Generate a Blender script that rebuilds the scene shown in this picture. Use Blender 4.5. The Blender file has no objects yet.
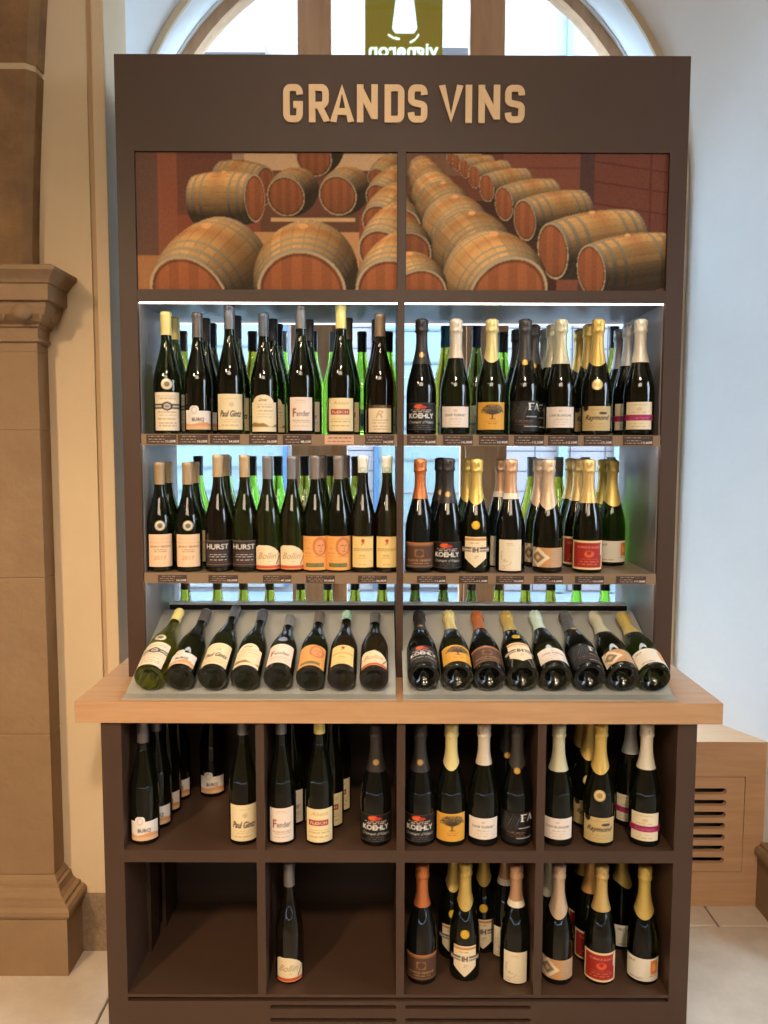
import bpy, bmesh, math, random
import numpy as np
from mathutils import Vector, Matrix
PI = math.pi
random.seed(4)
rng = np.random.default_rng(4)
S = bpy.context.scene
COL = S.collection

# ------------------------------------------------------------------ camera
CP, CY, CR, CX, CD, CH, CF = .0828, -.0016, -.0031, -.0481, 2.1158, 1.5358, 780.0
def cam_basis():
    F = Vector((-math.sin(CY)*math.cos(CP), math.cos(CY)*math.cos(CP), -math.sin(CP)))
    Rt = Vector((math.cos(CY), math.sin(CY), 0))
    D = F.cross(Rt)
    c, s = math.cos(CR), math.sin(CR)
    return c*Rt + s*D, -s*Rt + c*D, F
CA, CB, CFW = cam_basis()
cam_d = bpy.data.cameras.new('camera'); cam = bpy.data.objects.new('camera', cam_d); COL.objects.link(cam)
M = Matrix((( CA.x, -CB.x, -CFW.x, CX), (CA.y, -CB.y, -CFW.y, -CD), (CA.z, -CB.z, -CFW.z, CH), (0, 0, 0, 1)))
cam.matrix_world = M
cam_d.sensor_fit = 'HORIZONTAL'; cam_d.sensor_width = 36.0; cam_d.lens = 36.0*CF/768.0
cam_d.clip_start = .02
S.camera = cam
def px_x(px, Y, Z):
    """world X of something measured at image column px that stands at depth Y, height Z"""
    k = (px-384)/CF
    n = CA - k*CFW
    # n . (X-CX, Y+CD, Z-CH) = 0
    return CX - (n.y*(Y+CD) + n.z*(Z-CH))/n.x

# ------------------------------------------------------------------ colour management, world, lights
S.view_settings.view_transform = 'Standard'; S.view_settings.look = 'None'
S.view_settings.exposure = 0.0; S.view_settings.gamma = 1.0
S.view_settings.use_curve_mapping = False
try:
    S.cycles.use_denoising = True
    S.cycles.max_bounces = 10; S.cycles.transmission_bounces = 8; S.cycles.transparent_max_bounces = 12
    S.cycles.diffuse_bounces = 3; S.cycles.glossy_bounces = 4
    S.cycles.caustics_reflective = False; S.cycles.caustics_refractive = True
    S.cycles.sample_clamp_indirect = 6.0
except Exception: pass
W = bpy.data.worlds.new('sky'); S.world = W; W.use_nodes = True
bgn = W.node_tree.nodes['Background']
bgn.inputs[0].default_value = (.52, .75, 1.0, 1); bgn.inputs[1].default_value = 26.0

def area(name, loc, target, sx, sy, power, color, portal=False):
    l = bpy.data.lights.new(name, 'AREA'); l.shape = 'RECTANGLE'; l.size = sx; l.size_y = sy
    l.energy = power; l.color = color
    o = bpy.data.objects.new(name, l); COL.objects.link(o); o.location = loc
    o.rotation_euler = (Vector(target)-Vector(loc)).to_track_quat('-Z', 'Y').to_euler()
    if portal: l.cycles.is_portal = True
    return o
WARM = (1.0, .72, .44); NEUT = (1.0, .85, .70); COOL = (.66, .82, 1.0)
area('window_portal', (.02, 1.16, 2.0), (.02, -1, 2.0), 2.1, 3.0, 1, (1, 1, 1), True)
def spot(name, loc, target, power, color, deg, rad=.12, blend=1.0):
    l = bpy.data.lights.new(name, 'SPOT'); l.energy = power; l.color = color; l.spot_size = math.radians(deg); l.spot_blend = blend; l.shadow_soft_size = rad
    o = bpy.data.objects.new(name, l); COL.objects.link(o); o.location = loc
    o.rotation_euler = (Vector(target)-Vector(loc)).to_track_quat('-Z', 'Y').to_euler(); return o
spot('assumed_spot_left', (-2.0, -3.2, 3.3), (-1.1, .1, .45), 400, (1.0, .70, .41), 52, .16)  # warm spot assumed from the glow on the left wall, fitting unseen
spot('added_spot_middle', (.1, -3.3, 3.6), (0, 0, .35), 330, (1.0, .80, .60), 50, .14)  # spot added to warm the shelf and cabinet, no such fitting is known
area('back_fill_light', (-.3, -4.6, 3.6), (0, 0, .2), 2.4, .5, 50, (1.0, .80, .60))  # added warm fill from the rear of the room, stands for no known fitting
area('assumed_side_fill', (3.9, -1.9, 2.1), (1.0, -.3, .2), 1.2, 2.0, 110, COOL)  # added cool fill from the right, assumed daylight; no window is built there

# ------------------------------------------------------------------ materials
def lin(c):
    c = np.asarray(c, dtype=float)/255.0
    return np.where(c <= .04045, c/12.92, ((c+.055)/1.055)**2.4)
MATS = {}
def mat(name, col, rough=.5, metal=0, trans=0, ior=1.5, noise=None, bump=0, emit=None, coat=0, bscale=60, wood=None, spec=None, aniso=0):
    if name in MATS: return MATS[name]
    m = bpy.data.materials.new(name); m.use_nodes = True; nt = m.node_tree; p = nt.nodes['Principled BSDF']
    c = tuple(lin(col))+(1,) if max(col) > 1.001 else tuple(col)+(1,)
    p.inputs['Base Color'].default_value = c
    p.inputs['Roughness'].default_value = rough; p.inputs['Metallic'].default_value = metal
    p.inputs['Transmission Weight'].default_value = trans; p.inputs['IOR'].default_value = ior
    if coat: p.inputs['Coat Weight'].default_value = coat; p.inputs['Coat Roughness'].default_value = .08
    if spec is not None: p.inputs['Specular IOR Level'].default_value = spec
    if emit:
        p.inputs['Emission Color'].default_value = tuple(emit[0])+(1,); p.inputs['Emission Strength'].default_value = emit[1]
    tc = nt.nodes.new('ShaderNodeTexCoord')
    if noise:                       # (second colour, scale, contrast)
        n = nt.nodes.new('ShaderNodeTexNoise'); n.inputs['Scale'].default_value = noise[1]; n.inputs['Detail'].default_value = 6
        n.inputs['Roughness'].default_value = .65
        r = nt.nodes.new('ShaderNodeValToRGB'); r.color_ramp.elements[0].position = .5-noise[2]; r.color_ramp.elements[1].position = .5+noise[2]
        r.color_ramp.elements[0].color = c; r.color_ramp.elements[1].color = tuple(lin(noise[0]))+(1,)
        nt.links.new(tc.outputs['Object'], n.inputs['Vector']); nt.links.new(n.outputs['Fac'], r.inputs['Fac'])
        nt.links.new(r.outputs['Color'], p.inputs['Base Color'])
    if wood:                        # (second colour, stretch vector)
        mp = nt.nodes.new('ShaderNodeMapping'); mp.inputs['Scale'].default_value = wood[1]
        n = nt.nodes.new('ShaderNodeTexNoise'); n.inputs['Scale'].default_value = 3; n.inputs['Detail'].default_value = 8; n.inputs['Roughness'].default_value = .6
        n.inputs['Distortion'].default_value = .6
        r = nt.nodes.new('ShaderNodeValToRGB'); r.color_ramp.elements[0].position = .3; r.color_ramp.elements[1].position = .72
        r.color_ramp.elements[0].color = c; r.color_ramp.elements[1].color = tuple(lin(wood[0]))+(1,)
        nt.links.new(tc.outputs['Object'], mp.inputs['Vector']); nt.links.new(mp.outputs[0], n.inputs['Vector'])
        nt.links.new(n.outputs['Fac'], r.inputs['Fac']); nt.links.new(r.outputs['Color'], p.inputs['Base Color'])
    if bump:
        n2 = nt.nodes.new('ShaderNodeTexNoise'); n2.inputs['Scale'].default_value = bscale; n2.inputs['Detail'].default_value = 5
        b = nt.nodes.new('ShaderNodeBump'); b.inputs['Strength'].default_value = bump; b.inputs['Distance'].default_value = .01
        nt.links.new(tc.outputs['Object'], n2.inputs['Vector']); nt.links.new(n2.outputs['Fac'], b.inputs['Height'])
        nt.links.new(b.outputs[0], p.inputs['Normal'])
    MATS[name] = m; return m
def mat_print(name, rough=.55, metal=0, coat=0):
    if name in MATS: return MATS[name]
    m = mat(name, (200, 200, 200), rough, metal, coat=coat); nt = m.node_tree
    a = nt.nodes.new('ShaderNodeAttribute'); a.attribute_name = 'print'
    nt.links.new(a.outputs['Color'], nt.nodes['Principled BSDF'].inputs['Base Color'])
    return m
def mat_pane(name):
    m = bpy.data.materials.new(name); m.use_nodes = True; nt = m.node_tree; nt.nodes.clear()
    o = nt.nodes.new('ShaderNodeOutputMaterial'); mx = nt.nodes.new('ShaderNodeMixShader')
    t = nt.nodes.new('ShaderNodeBsdfTransparent'); t.inputs[0].default_value = (.95, .98, .98, 1)
    g = nt.nodes.new('ShaderNodeBsdfGlossy'); g.inputs['Roughness'].default_value = .02
    mx.inputs[0].default_value = .05
    nt.links.new(t.outputs[0], mx.inputs[1]); nt.links.new(g.outputs[0], mx.inputs[2])
    nt.links.new(mx.outputs[0], o.inputs[0]); MATS[name] = m; return m

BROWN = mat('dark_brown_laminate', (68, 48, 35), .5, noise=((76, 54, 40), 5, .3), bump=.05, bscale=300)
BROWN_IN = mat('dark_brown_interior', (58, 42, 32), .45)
SHELFM = mat('taupe_shelf', (132, 112, 92), .4, noise=((122, 102, 84), 20, .3))
RAILM = mat('tan_rail', (140, 116, 90), .4)
PANELG = mat('satin_grey_panel', (146, 140, 138), .42, metal=.35)
STEEL = mat('brushed_steel_tray', (190, 190, 180), .34, metal=.35, noise=((182, 182, 172), 8, .3))
LEDM = mat('led_diffuser', (255, 255, 255), .5, emit=((1.0, .94, .88), 9.0))
LEDM2 = mat('led_diffuser_dim', (255, 255, 255), .5, emit=((.9, .95, 1.0), 1.6))
BLACKM = mat('black_board', (18, 17, 17), .35)
GOLDL = mat('bronze_gold_letter', (220, 186, 142), .42, metal=.25)
OAK = mat('oak_worktop', (184, 140, 98), .4, wood=((204, 161, 118), (1.2, 14, 14)), coat=.15)
OAKD = mat('oak_cover', (190, 146, 108), .5, wood=((206, 164, 126), (1.2, 8, 12)))
PLASTER = mat('cream_plaster', (222, 200, 166), .85, noise=((206, 182, 146), 2.2, .35), bump=.25, bscale=9)
PLASTERW = mat('white_plaster', (226, 226, 226), .85, noise=((214, 212, 210), 2.0, .35), bump=.35, bscale=7)
GROOVE = mat('plaster_groove', (188, 158, 122), .9)
STONE = mat('sandstone', (158, 130, 98), .9, noise=((136, 108, 78), 5, .3), bump=.4, bscale=30)
STONED = mat('rough_sandstone', (150, 114, 74), .95, noise=((112, 84, 56), 7, .22), bump=.9, bscale=22)
STONEB = mat('grey_baseboard_stone', (150, 128, 100), .9, noise=((120, 100, 78), 60, .2), bump=.5, bscale=90)
MORTAR = mat('lime_mortar', (196, 168, 130), .95, bump=.6, bscale=60)
FLOORM = mat('limestone_floor', (222, 208, 190), .36, noise=((192, 176, 156), 6, .25), bump=.12, bscale=14)
JOINTM = mat('floor_joint', (140, 122, 102), .9)
WOODF = mat('brown_window_wood', (196, 152, 112), .5, wood=((166, 122, 86), (9, 9, 1.0)))
CEILM = mat('ceiling_paint', (214, 204, 190), .9)
PRINT = mat_print('printed_paper', .55)
PRINTG = mat_print('satin_poster', .6); PRINTG.node_tree.nodes['Principled BSDF'].inputs['Specular IOR Level'].default_value = .15
PRINTM = mat_print('foil_print', .35, .35)
PANE = mat_pane('window_glass')
G_DARK = mat('dark_bottle_glass', (.030, .035, .012), .03, trans=.9, ior=1.5)
G_BROWN = mat('brown_bottle_glass', (.045, .030, .012), .03, trans=.9, ior=1.5)
G_BLACK = mat('black_bottle_glass', (.010, .012, .009), .03, trans=.7, ior=1.5)
G_OLIVE = mat('olive_bottle_glass', (.34, .36, .03), .03, trans=1, ior=1.45)
G_DKOL = mat('deep_olive_bottle_glass', (.10, .13, .02), .03, trans=1, ior=1.45)
G_GREEN = mat('bright_green_bottle_glass', (.30, .72, .06), .03, trans=1, ior=1.4)
GLASSES = dict(dark=G_DARK, brown=G_BROWN, black=G_BLACK, olive=G_OLIVE, dkol=G_DKOL, green=G_GREEN)

# ------------------------------------------------------------------ object helpers
def link(name, me, m=None, parent=None):
    o = bpy.data.objects.new(name, me); COL.objects.link(o)
    if m is not None and me is not None and not me.materials: me.materials.append(m)
    if parent: o.parent = parent
    return o
def thing(name, label, cat, loc=(0, 0, 0), group=None):
    o = bpy.data.objects.new(name, None); o.empty_display_size = .02; COL.objects.link(o); o.location = loc
    o['label'] = label; o['category'] = cat
    if group: o['group'] = group
    return o
def tag(o, label, cat, group=None):
    o['label'] = label; o['category'] = cat
    if group: o['group'] = group
    return o
def struct(o): o['kind'] = 'structure'; return o
def bm_mesh(bm, name, smooth=False):
    me = bpy.data.meshes.new(name); bm.normal_update(); bm.to_mesh(me); bm.free()
    if smooth:
        for p in me.polygons: p.use_smooth = True
    return me
def bx(bm, x0, x1, y0, y1, z0, z1):
    v = [bm.verts.new(p) for p in ((x0,y0,z0),(x1,y0,z0),(x1,y1,z0),(x0,y1,z0),(x0,y0,z1),(x1,y0,z1),(x1,y1,z1),(x0,y1,z1))]
    for f in ((3,2,1,0),(4,5,6,7),(0,1,5,4),(1,2,6,5),(2,3,7,6),(3,0,4,7)): bm.faces.new([v[i] for i in f])
def box(name, x0, x1, y0, y1, z0, z1, m, parent=None, bev=0):
    bm = bmesh.new(); bx(bm, x0, x1, y0, y1, z0, z1)
    if bev: bmesh.ops.bevel(bm, geom=bm.edges[:], offset=bev, segments=2, affect='EDGES', profile=.7)
    return link(name, bm_mesh(bm, name), m, parent)
def curve_plate(name, outer, holes, thick, m, parent=None):
    """flat plate in XZ (normal -Y), front at y=0, back at y=thick, with holes"""
    cu = bpy.data.curves.new(name, 'CURVE'); cu.dimensions = '2D'; cu.fill_mode = 'BOTH'; cu.extrude = thick/2
    for loop in [outer]+holes:
        s = cu.splines.new('POLY'); s.points.add(len(loop)-1)
        for i, (x, z) in enumerate(loop): s.points[i].co = (x, z, 0, 1)
        s.use_cyclic_u = True
    t = bpy.data.objects.new('tmp', cu); COL.objects.link(t)
    me = bpy.data.meshes.new_from_object(t.evaluated_get(bpy.context.evaluated_depsgraph_get()))
    bpy.data.objects.remove(t)
    me.transform(Matrix(((1,0,0,0),(0,0,-1,thick/2),(0,1,0,0),(0,0,0,1))))
    me.name = name
    return link(name, me, m, parent)
def slot(x0, x1, z0, z1, n=6):
    r = (z1-z0)/2; zc = (z0+z1)/2; P = []
    for i in range(n+1): a = -PI/2+PI*i/n; P.append((x1-r+r*math.cos(a), zc+r*math.sin(a)))
    for i in range(n+1): a = PI/2+PI*i/n; P.append((x0+r+r*math.cos(a), zc+r*math.sin(a)))
    return P
def lathe(profile, n, name, close_top=False, close_bot=False, fz=None):
    """profile [(r,z)]; fz(k_index, angle, r, z)->(r,z) optional"""
    V, Fc = [], []
    for k, (r, z) in enumerate(profile):
        for i in range(n):
            a = 2*PI*i/n; rr, zz = (r, z) if fz is None else fz(k, a, r, z)
            V.append((rr*math.cos(a), rr*math.sin(a), zz))
    for k in range(len(profile)-1):
        for i in range(n):
            j = (i+1) % n; Fc.append((k*n+i, k*n+j, (k+1)*n+j, (k+1)*n+i))
    if close_bot: Fc.append(tuple(range(n-1, -1, -1)))
    if close_top: Fc.append(tuple((len(profile)-1)*n+i for i in range(n)))
    me = bpy.data.meshes.new(name); me.from_pydata(V, [], Fc); me.update()
    for p in me.polygons: p.use_smooth = True
    return me

# ------------------------------------------------------------------ little numpy printer (print on labels, posters, tags)
_tri = {}
def text_tris(s, bold=0, shear=0):
    k = (s, bold, shear)
    if k in _tri: return _tri[k]
    cu = bpy.data.curves.new('t', 'FONT'); cu.body = s; cu.offset = bold; cu.shear = shear; cu.resolution_u = 3
    o = bpy.data.objects.new('t', cu); COL.objects.link(o)
    me = bpy.data.meshes.new_from_object(o.evaluated_get(bpy.context.evaluated_depsgraph_get()))
    me.calc_loop_triangles()
    P = np.array([v.co[:2] for v in me.vertices]); T = np.array([t.vertices[:] for t in me.loop_triangles])
    bpy.data.objects.remove(o); bpy.data.meshes.remove(me)
    A = P[T]; mn = P.min(0); mx = P.max(0)
    A = (A-mn)/(mx-mn)
    _tri[k] = A; return A
class Img:
    def __init__(s, w, h, bg=(230, 215, 185)):
        s.w, s.h = w, h; s.a = np.zeros((h, w, 3)); s.a[:] = bg; s.m = np.ones((h, w), bool)
        s.Y, s.X = np.mgrid[0:h, 0:w]+.5; s.X = s.X/w; s.Y = s.Y/h    # unit square, y down
    def put(s, mk, c, al=1.0):
        mk = mk.astype(float)[..., None]*al; s.a = s.a*(1-mk)+np.array(c, float)*mk; return s
    def rect(s, x0, y0, x1, y1, c, al=1): return s.put((s.X >= x0) & (s.X < x1) & (s.Y >= y0) & (s.Y < y1), c, al)
    def ell(s, x, y, rx, ry, c, al=1): return s.put(((s.X-x)/rx)**2+((s.Y-y)/ry)**2 <= 1, c, al)
    def ring(s, x, y, rx, ry, t, c, al=1):
        d = np.sqrt(((s.X-x)/rx)**2+((s.Y-y)/ry)**2); return s.put((d <= 1) & (d > 1-t), c, al)
    def line(s, x0, y0, x1, y1, t, c, al=1):
        asp = s.h/s.w; px, py = s.X, s.Y*asp; ax, ay, b0, b1 = x0, y0*asp, x1, y1*asp
        dx, dy = b0-ax, b1-ay; L = dx*dx+dy*dy+1e-9; u = np.clip(((px-ax)*dx+(py-ay)*dy)/L, 0, 1)
        return s.put((px-ax-u*dx)**2+(py-ay-u*dy)**2 <= (t/2)**2, c, al)
    def text(s, st, x0, y0, x1, y1, c, bold=.02, shear=0, al=1, flip=False):
        A = text_tris(st, bold, shear).copy()
        if flip: A[..., 0] = 1-A[..., 0]
        A[..., 0] = x0+A[..., 0]*(x1-x0); A[..., 1] = y1-A[..., 1]*(y1-y0)
        mk = np.zeros((s.h, s.w)); SS = ((.25, .25), (.75, .25), (.25, .75), (.75, .75))
        for t in A:
            i0 = max(0, int(t[:, 0].min()*s.w)-1); i1 = min(s.w, int(t[:, 0].max()*s.w)+2)
            j0 = max(0, int(t[:, 1].min()*s.h)-1); j1 = min(s.h, int(t[:, 1].max()*s.h)+2)
            if i1 <= i0 or j1 <= j0: continue
            J, I = np.mgrid[j0:j1, i0:i1]
            for sx, sy in SS:
                X = (I+sx)/s.w; Y = (J+sy)/s.h
                def e(p, q): return (q[0]-p[0])*(Y-p[1])-(q[1]-p[1])*(X-p[0])
                a, b, d = e(t[0], t[1]), e(t[1], t[2]), e(t[2], t[0])
                mk[j0:j1, i0:i1] += .25*(((a >= 0) & (b >= 0) & (d >= 0)) | ((a < 0) & (b < 0) & (d < 0)))
        return s.put(np.clip(mk, 0, 1), c, al)
    def lines(s, ys, x0, x1, c, t=.03, al=.6, jit=.08):
        for k, y in enumerate(ys):
            a, b = x0+random.random()*jit, x1-random.random()*jit
            n = s.w; words = (np.sin(s.X*90+k*7)+np.sin(s.X*37+k*3)) > -.9
            s.put((s.X >= a) & (s.X < b) & (abs(s.Y-y) < t/2) & words, c, al)
        return s
    def cut(s, mk): s.m &= mk; return s
def add_print(me, cols):
    at = me.color_attributes.new('print', 'FLOAT_COLOR', 'POINT')
    c = np.ones((len(cols), 4)); c[:, :3] = lin(cols)
    at.data.foreach_set('color', c.ravel().astype(np.float32))
def grid_mesh(name, img, fn):
    """fn(U,V arrays 0..1, v up)->(x,y,z) arrays.  One quad per printed cell, colour on the vertices."""
    w, h = img.w, img.h
    jj, ii = np.mgrid[0:h+1, 0:w+1]
    x, y, z = fn(ii/w, 1-jj/h)
    a = np.pad(img.a, ((0, 1), (0, 1), (0, 0)), mode='edge')
    b = np.pad(img.a, ((1, 0), (1, 0), (0, 0)), mode='edge')
    c1 = np.pad(img.a, ((0, 1), (1, 0), (0, 0)), mode='edge'); c2 = np.pad(img.a, ((1, 0), (0, 1), (0, 0)), mode='edge')
    col = ((a+b+c1+c2)/4).reshape(-1, 3)
    V = np.stack([x.ravel(), y.ravel(), z.ravel()], 1)
    J, I = np.nonzero(img.m)
    k = J*(w+1)+I
    Fc = np.stack([k+w+1, k+w+2, k+1, k], 1)
    used = np.unique(Fc); mp = -np.ones(len(V), int); mp[used] = np.arange(len(used))
    V = V[used]; col = col[used]; Fc = mp[Fc]
    me = bpy.data.meshes.new(name)
    me.vertices.add(len(V)); me.vertices.foreach_set('co', V.ravel().astype(np.float32))
    me.loops.add(len(Fc)*4); me.loops.foreach_set('vertex_index', Fc.ravel().astype(np.int32))
    me.polygons.add(len(Fc)); me.polygons.foreach_set('loop_start', np.arange(0, len(Fc)*4, 4, dtype=np.int32))
    me.polygons.foreach_set('use_smooth', np.ones(len(Fc), bool))
    me.update(); me.validate(); add_print(me, col)
    return me

# ================================================================== SETTING
# floor of limestone slabs
fl = box('floor', -4, 4, -5.4, .95, -.06, -.012, JOINTM); struct(fl)
slab = {}
for iy in range(9):
    for ix in range(11):
        sx, sy = .72, .66
        x0 = -4.0+ix*sx+(.31 if iy % 2 else 0); y0 = -5.0+iy*sy
        if x0+sx > 4: continue
        key = (ix+iy) % 3
        if key not in slab:
            bm = bmesh.new(); bx(bm, .003, sx-.003, .003, sy-.003, -.02, 0)
            bmesh.ops.bevel(bm, geom=[e for e in bm.edges if all(v.co.z > -.001 for v in e.verts)], offset=.003, segments=1, affect='EDGES')
            slab[key] = bm_mesh(bm, 'floor_slab')
        o = link('floor_slab', slab[key], FLOORM, fl); o.location = (x0, y0, -.0006*((ix*7+iy*3) % 3))
# room shell
WY = .16
struct(box('ceiling', -4, 4, -5.4, .2, 4.2, 4.3, CEILM))
struct(box('wall_back', -4, 4, -5.5, -5.4, 0, 4.2, PLASTER))
struct(box('wall_left', -4.1, -4, -5.4, WY, 0, 4.2, PLASTER))
struct(box('wall_right', 4, 4.1, -5.4, WY, 0, 4.2, PLASTERW))
wf = box('wall_front', -4, -.880, WY, WY+.2, 0, 4.2, PLASTER); struct(wf)
box('groove', -.880, -.866, WY+.007, WY+.2, 0, 4.2, GROOVE, wf)
box('corner_strip', -.866, -.83, WY, WY+.2, 0, 4.2, PLASTER, wf, .006)
wfr = box('wall_front_right', 1.345, 4, WY, WY+.2, 0, 4.2, PLASTERW); struct(wfr)
struct(box('baseboard_left', -1.1, -.80, WY-.012, WY, 0, .180, STONEB, None, .003))
# niche reveal: loft between the room-side opening and the smaller window arch
def niche_curve(xl, xr, y, zs, ztop, n=44, m=8):
    P = [(xl, y, zs*i/m) for i in range(m)]
    cx, rx = (xl+xr)/2, (xr-xl)/2
    for i in range(n+1):
        a = PI-PI*i/n; P.append((cx+rx*math.cos(a), y, zs+(ztop-zs)*math.sin(a)))
    P += [(xr, y, zs*(m-1-i)/m) for i in range(m)]
    return P
WINY, WCX, BANDY = 1.05, .022, .75
fr = niche_curve(-.83, 1.345, WY, 3.25, 4.0); bk = niche_curve(-.98, 1.04, BANDY, 2.46, 3.46)
bm = bmesh.new(); K = 6; rows = []
for k in range(K+1):
    t = k/K; rows.append([bm.verts.new(Vector(a).lerp(Vector(b), t)) for a, b in zip(fr, bk)])
for k in range(K):
    for i in range(len(fr)-1): bm.faces.new((rows[k][i], rows[k][i+1], rows[k+1][i+1], rows[k+1][i]))
inn = niche_curve(WCX-1.035, WCX+1.035, WINY, 2.505, 3.54); last = [bm.verts.new(p) for p in inn]
for i in range(len(fr)-1): bm.faces.new((rows[K][i], rows[K][i+1], last[i+1], last[i]))
o = link('wall_niche', bm_mesh(bm, 'wall_niche', False), PLASTERW); struct(o)
for p in o.data.polygons: p.use_smooth = True
o.data.set_sharp_from_angle(angle=math.radians(35)) if hasattr(o.data, 'set_sharp_from_angle') else None
def arch_loop(R, cz, zb, n=40):
    P = [(WCX-R, zb)]+[(WCX+R*math.cos(PI-PI*i/n), cz+R*math.sin(PI-PI*i/n)) for i in range(n+1)]+[(WCX+R, zb)]
    return P
# window wall (ring round the window), spandrel over the niche mouth
o = curve_plate('wall_window', [(-2, 0), (2, 0), (2, 4.3), (-2, 4.3)], [arch_loop(1.029, 2.505, .60)], .16, PLASTERW); o.location.y = WINY; struct(o)
sp = [(-.83, 4.25), (-.83, 3.25)]+[(p[0], p[2]) for p in fr[8:-8]]+[(1.345, 4.25)]
o = curve_plate('wall_over_niche', sp, [], .2, PLASTERW); o.location.y = WY; struct(o)
bandm = mat('niche_band', (196, 178, 150), .85)
def arch2(R, dx): return [(p[0]+dx, p[1]) for p in arch_loop(R, 2.46, 0)]
lo, li = arch2(1.008, .008), arch2(.985, .008)
o = curve_plate('trim_1', lo+li[::-1], [], .014, bandm); o.location.y = BANDY-.007; struct(o)

# window_1
win = bpy.data.objects.new('window_1', None); COL.objects.link(win); win.location = (WCX, WINY+.03, .6); struct(win)
def wpart(o): o.parent = win; o.matrix_parent_inverse = Matrix.Translation(win.location).inverted(); return o
a1, a2 = arch_loop(1.029, 2.505, .60), arch_loop(.988, 2.505, .641)
o = curve_plate('window_frame', a1, [a2], .07, WOODF); o.location.y = WINY+.02; wpart(o)
for x0, x1, s0, s1 in ((-.385, -.254, -.420, -.195), (.286, .422, .268, .456)):
    wpart(box('mullion', x0, x1, WINY+.005, WINY+.09, .61, 2.505+math.sqrt(1.0**2-max(abs(x0-WCX), abs(x1-WCX))**2), WOODF, None, .004))
    wpart(box('casement_stile', s0, x0+.001, WINY+.02, WINY+.075, .64, 2.30, WOODF, None, .003))
    wpart(box('casement_stile', x1-.001, s1, WINY+.02, WINY+.075, .64, 2.30, WOODF, None, .003))
wpart(box('transom', -.965, 1.01, WINY+.01, WINY+.08, 2.30, 2.40, WOODF, None, .004))
for x0, x1 in ((-.965, -.385), (-.254, .286), (.422, 1.009)):
    n = 12; P = [(x0, .64), (x1, .64)]
    for i in range(n+1):
        x = x1+(x0-x1)*i/n; P.append((x, 2.505+math.sqrt(max(.0, .995**2-(x-WCX)**2))))
    o = curve_plate('window_pane', P, [], .004, PANE); o.location.y = WINY+.048; wpart(o)
# ------------- right-hand wooden radiator cover running under the window
def z_at(py, Y):
    ang = math.atan((py-512)/CF)+CP; return CH-(Y+CD)*math.tan(ang)
rc = thing('radiator_cover', 'oak radiator cover with slotted grille, low in niche right of the base cabinet', 'radiator cover', (1.0, .39, 0))
def rpart(o, par, keep=True):
    o.parent = par; o.matrix_parent_inverse = Matrix.Translation(par.location).inverted(); return o
gx0, gx1 = .70, px_x(744, .39, .3)
gz0, gz1 = z_at(871.5, .39), z_at(776, .39)
def rect2(a, b, c, d): return [(a, c), (b, c), (b, d), (a, d)]
o = curve_plate('front_board', rect2(-.80, 1.24, 0, .563), [rect2(gx0, gx1, gz0, gz1)], .02, OAKD); o.location.y = .39; rpart(o, rc)
hs = []
for py in (790, 801.6, 813.4, 824.6, 836, 847.3, 859):
    hs.append(slot(gx0+.03, px_x(725.5, .39, .3), z_at(py+3.6, .39), z_at(py-2.4, .39)))
o = curve_plate('grille_panel', rect2(gx0+.002, gx1-.002, gz0+.002, gz1-.002), hs, .018, OAKD); o.location.y = .3905; rpart(o, rc)
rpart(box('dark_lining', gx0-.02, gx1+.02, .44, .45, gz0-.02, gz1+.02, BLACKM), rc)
bm = bmesh.new()
pts = [(-.82, .388), (1.24, .388), (1.03, 1.045), (-.82, 1.045)]
lo_ = [bm.verts.new((x, y, .563)) for x, y in pts]; hi_ = [bm.verts.new((x, y, .569)) for x, y in pts]
bm.faces.new(lo_[::-1]); bm.faces.new(hi_)
for i in range(4): bm.faces.new((lo_[i], lo_[(i+1) % 4], hi_[(i+1) % 4], hi_[i]))
rpart(link('top_board', bm_mesh(bm, 'top_board'), OAKD), rc)

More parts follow.
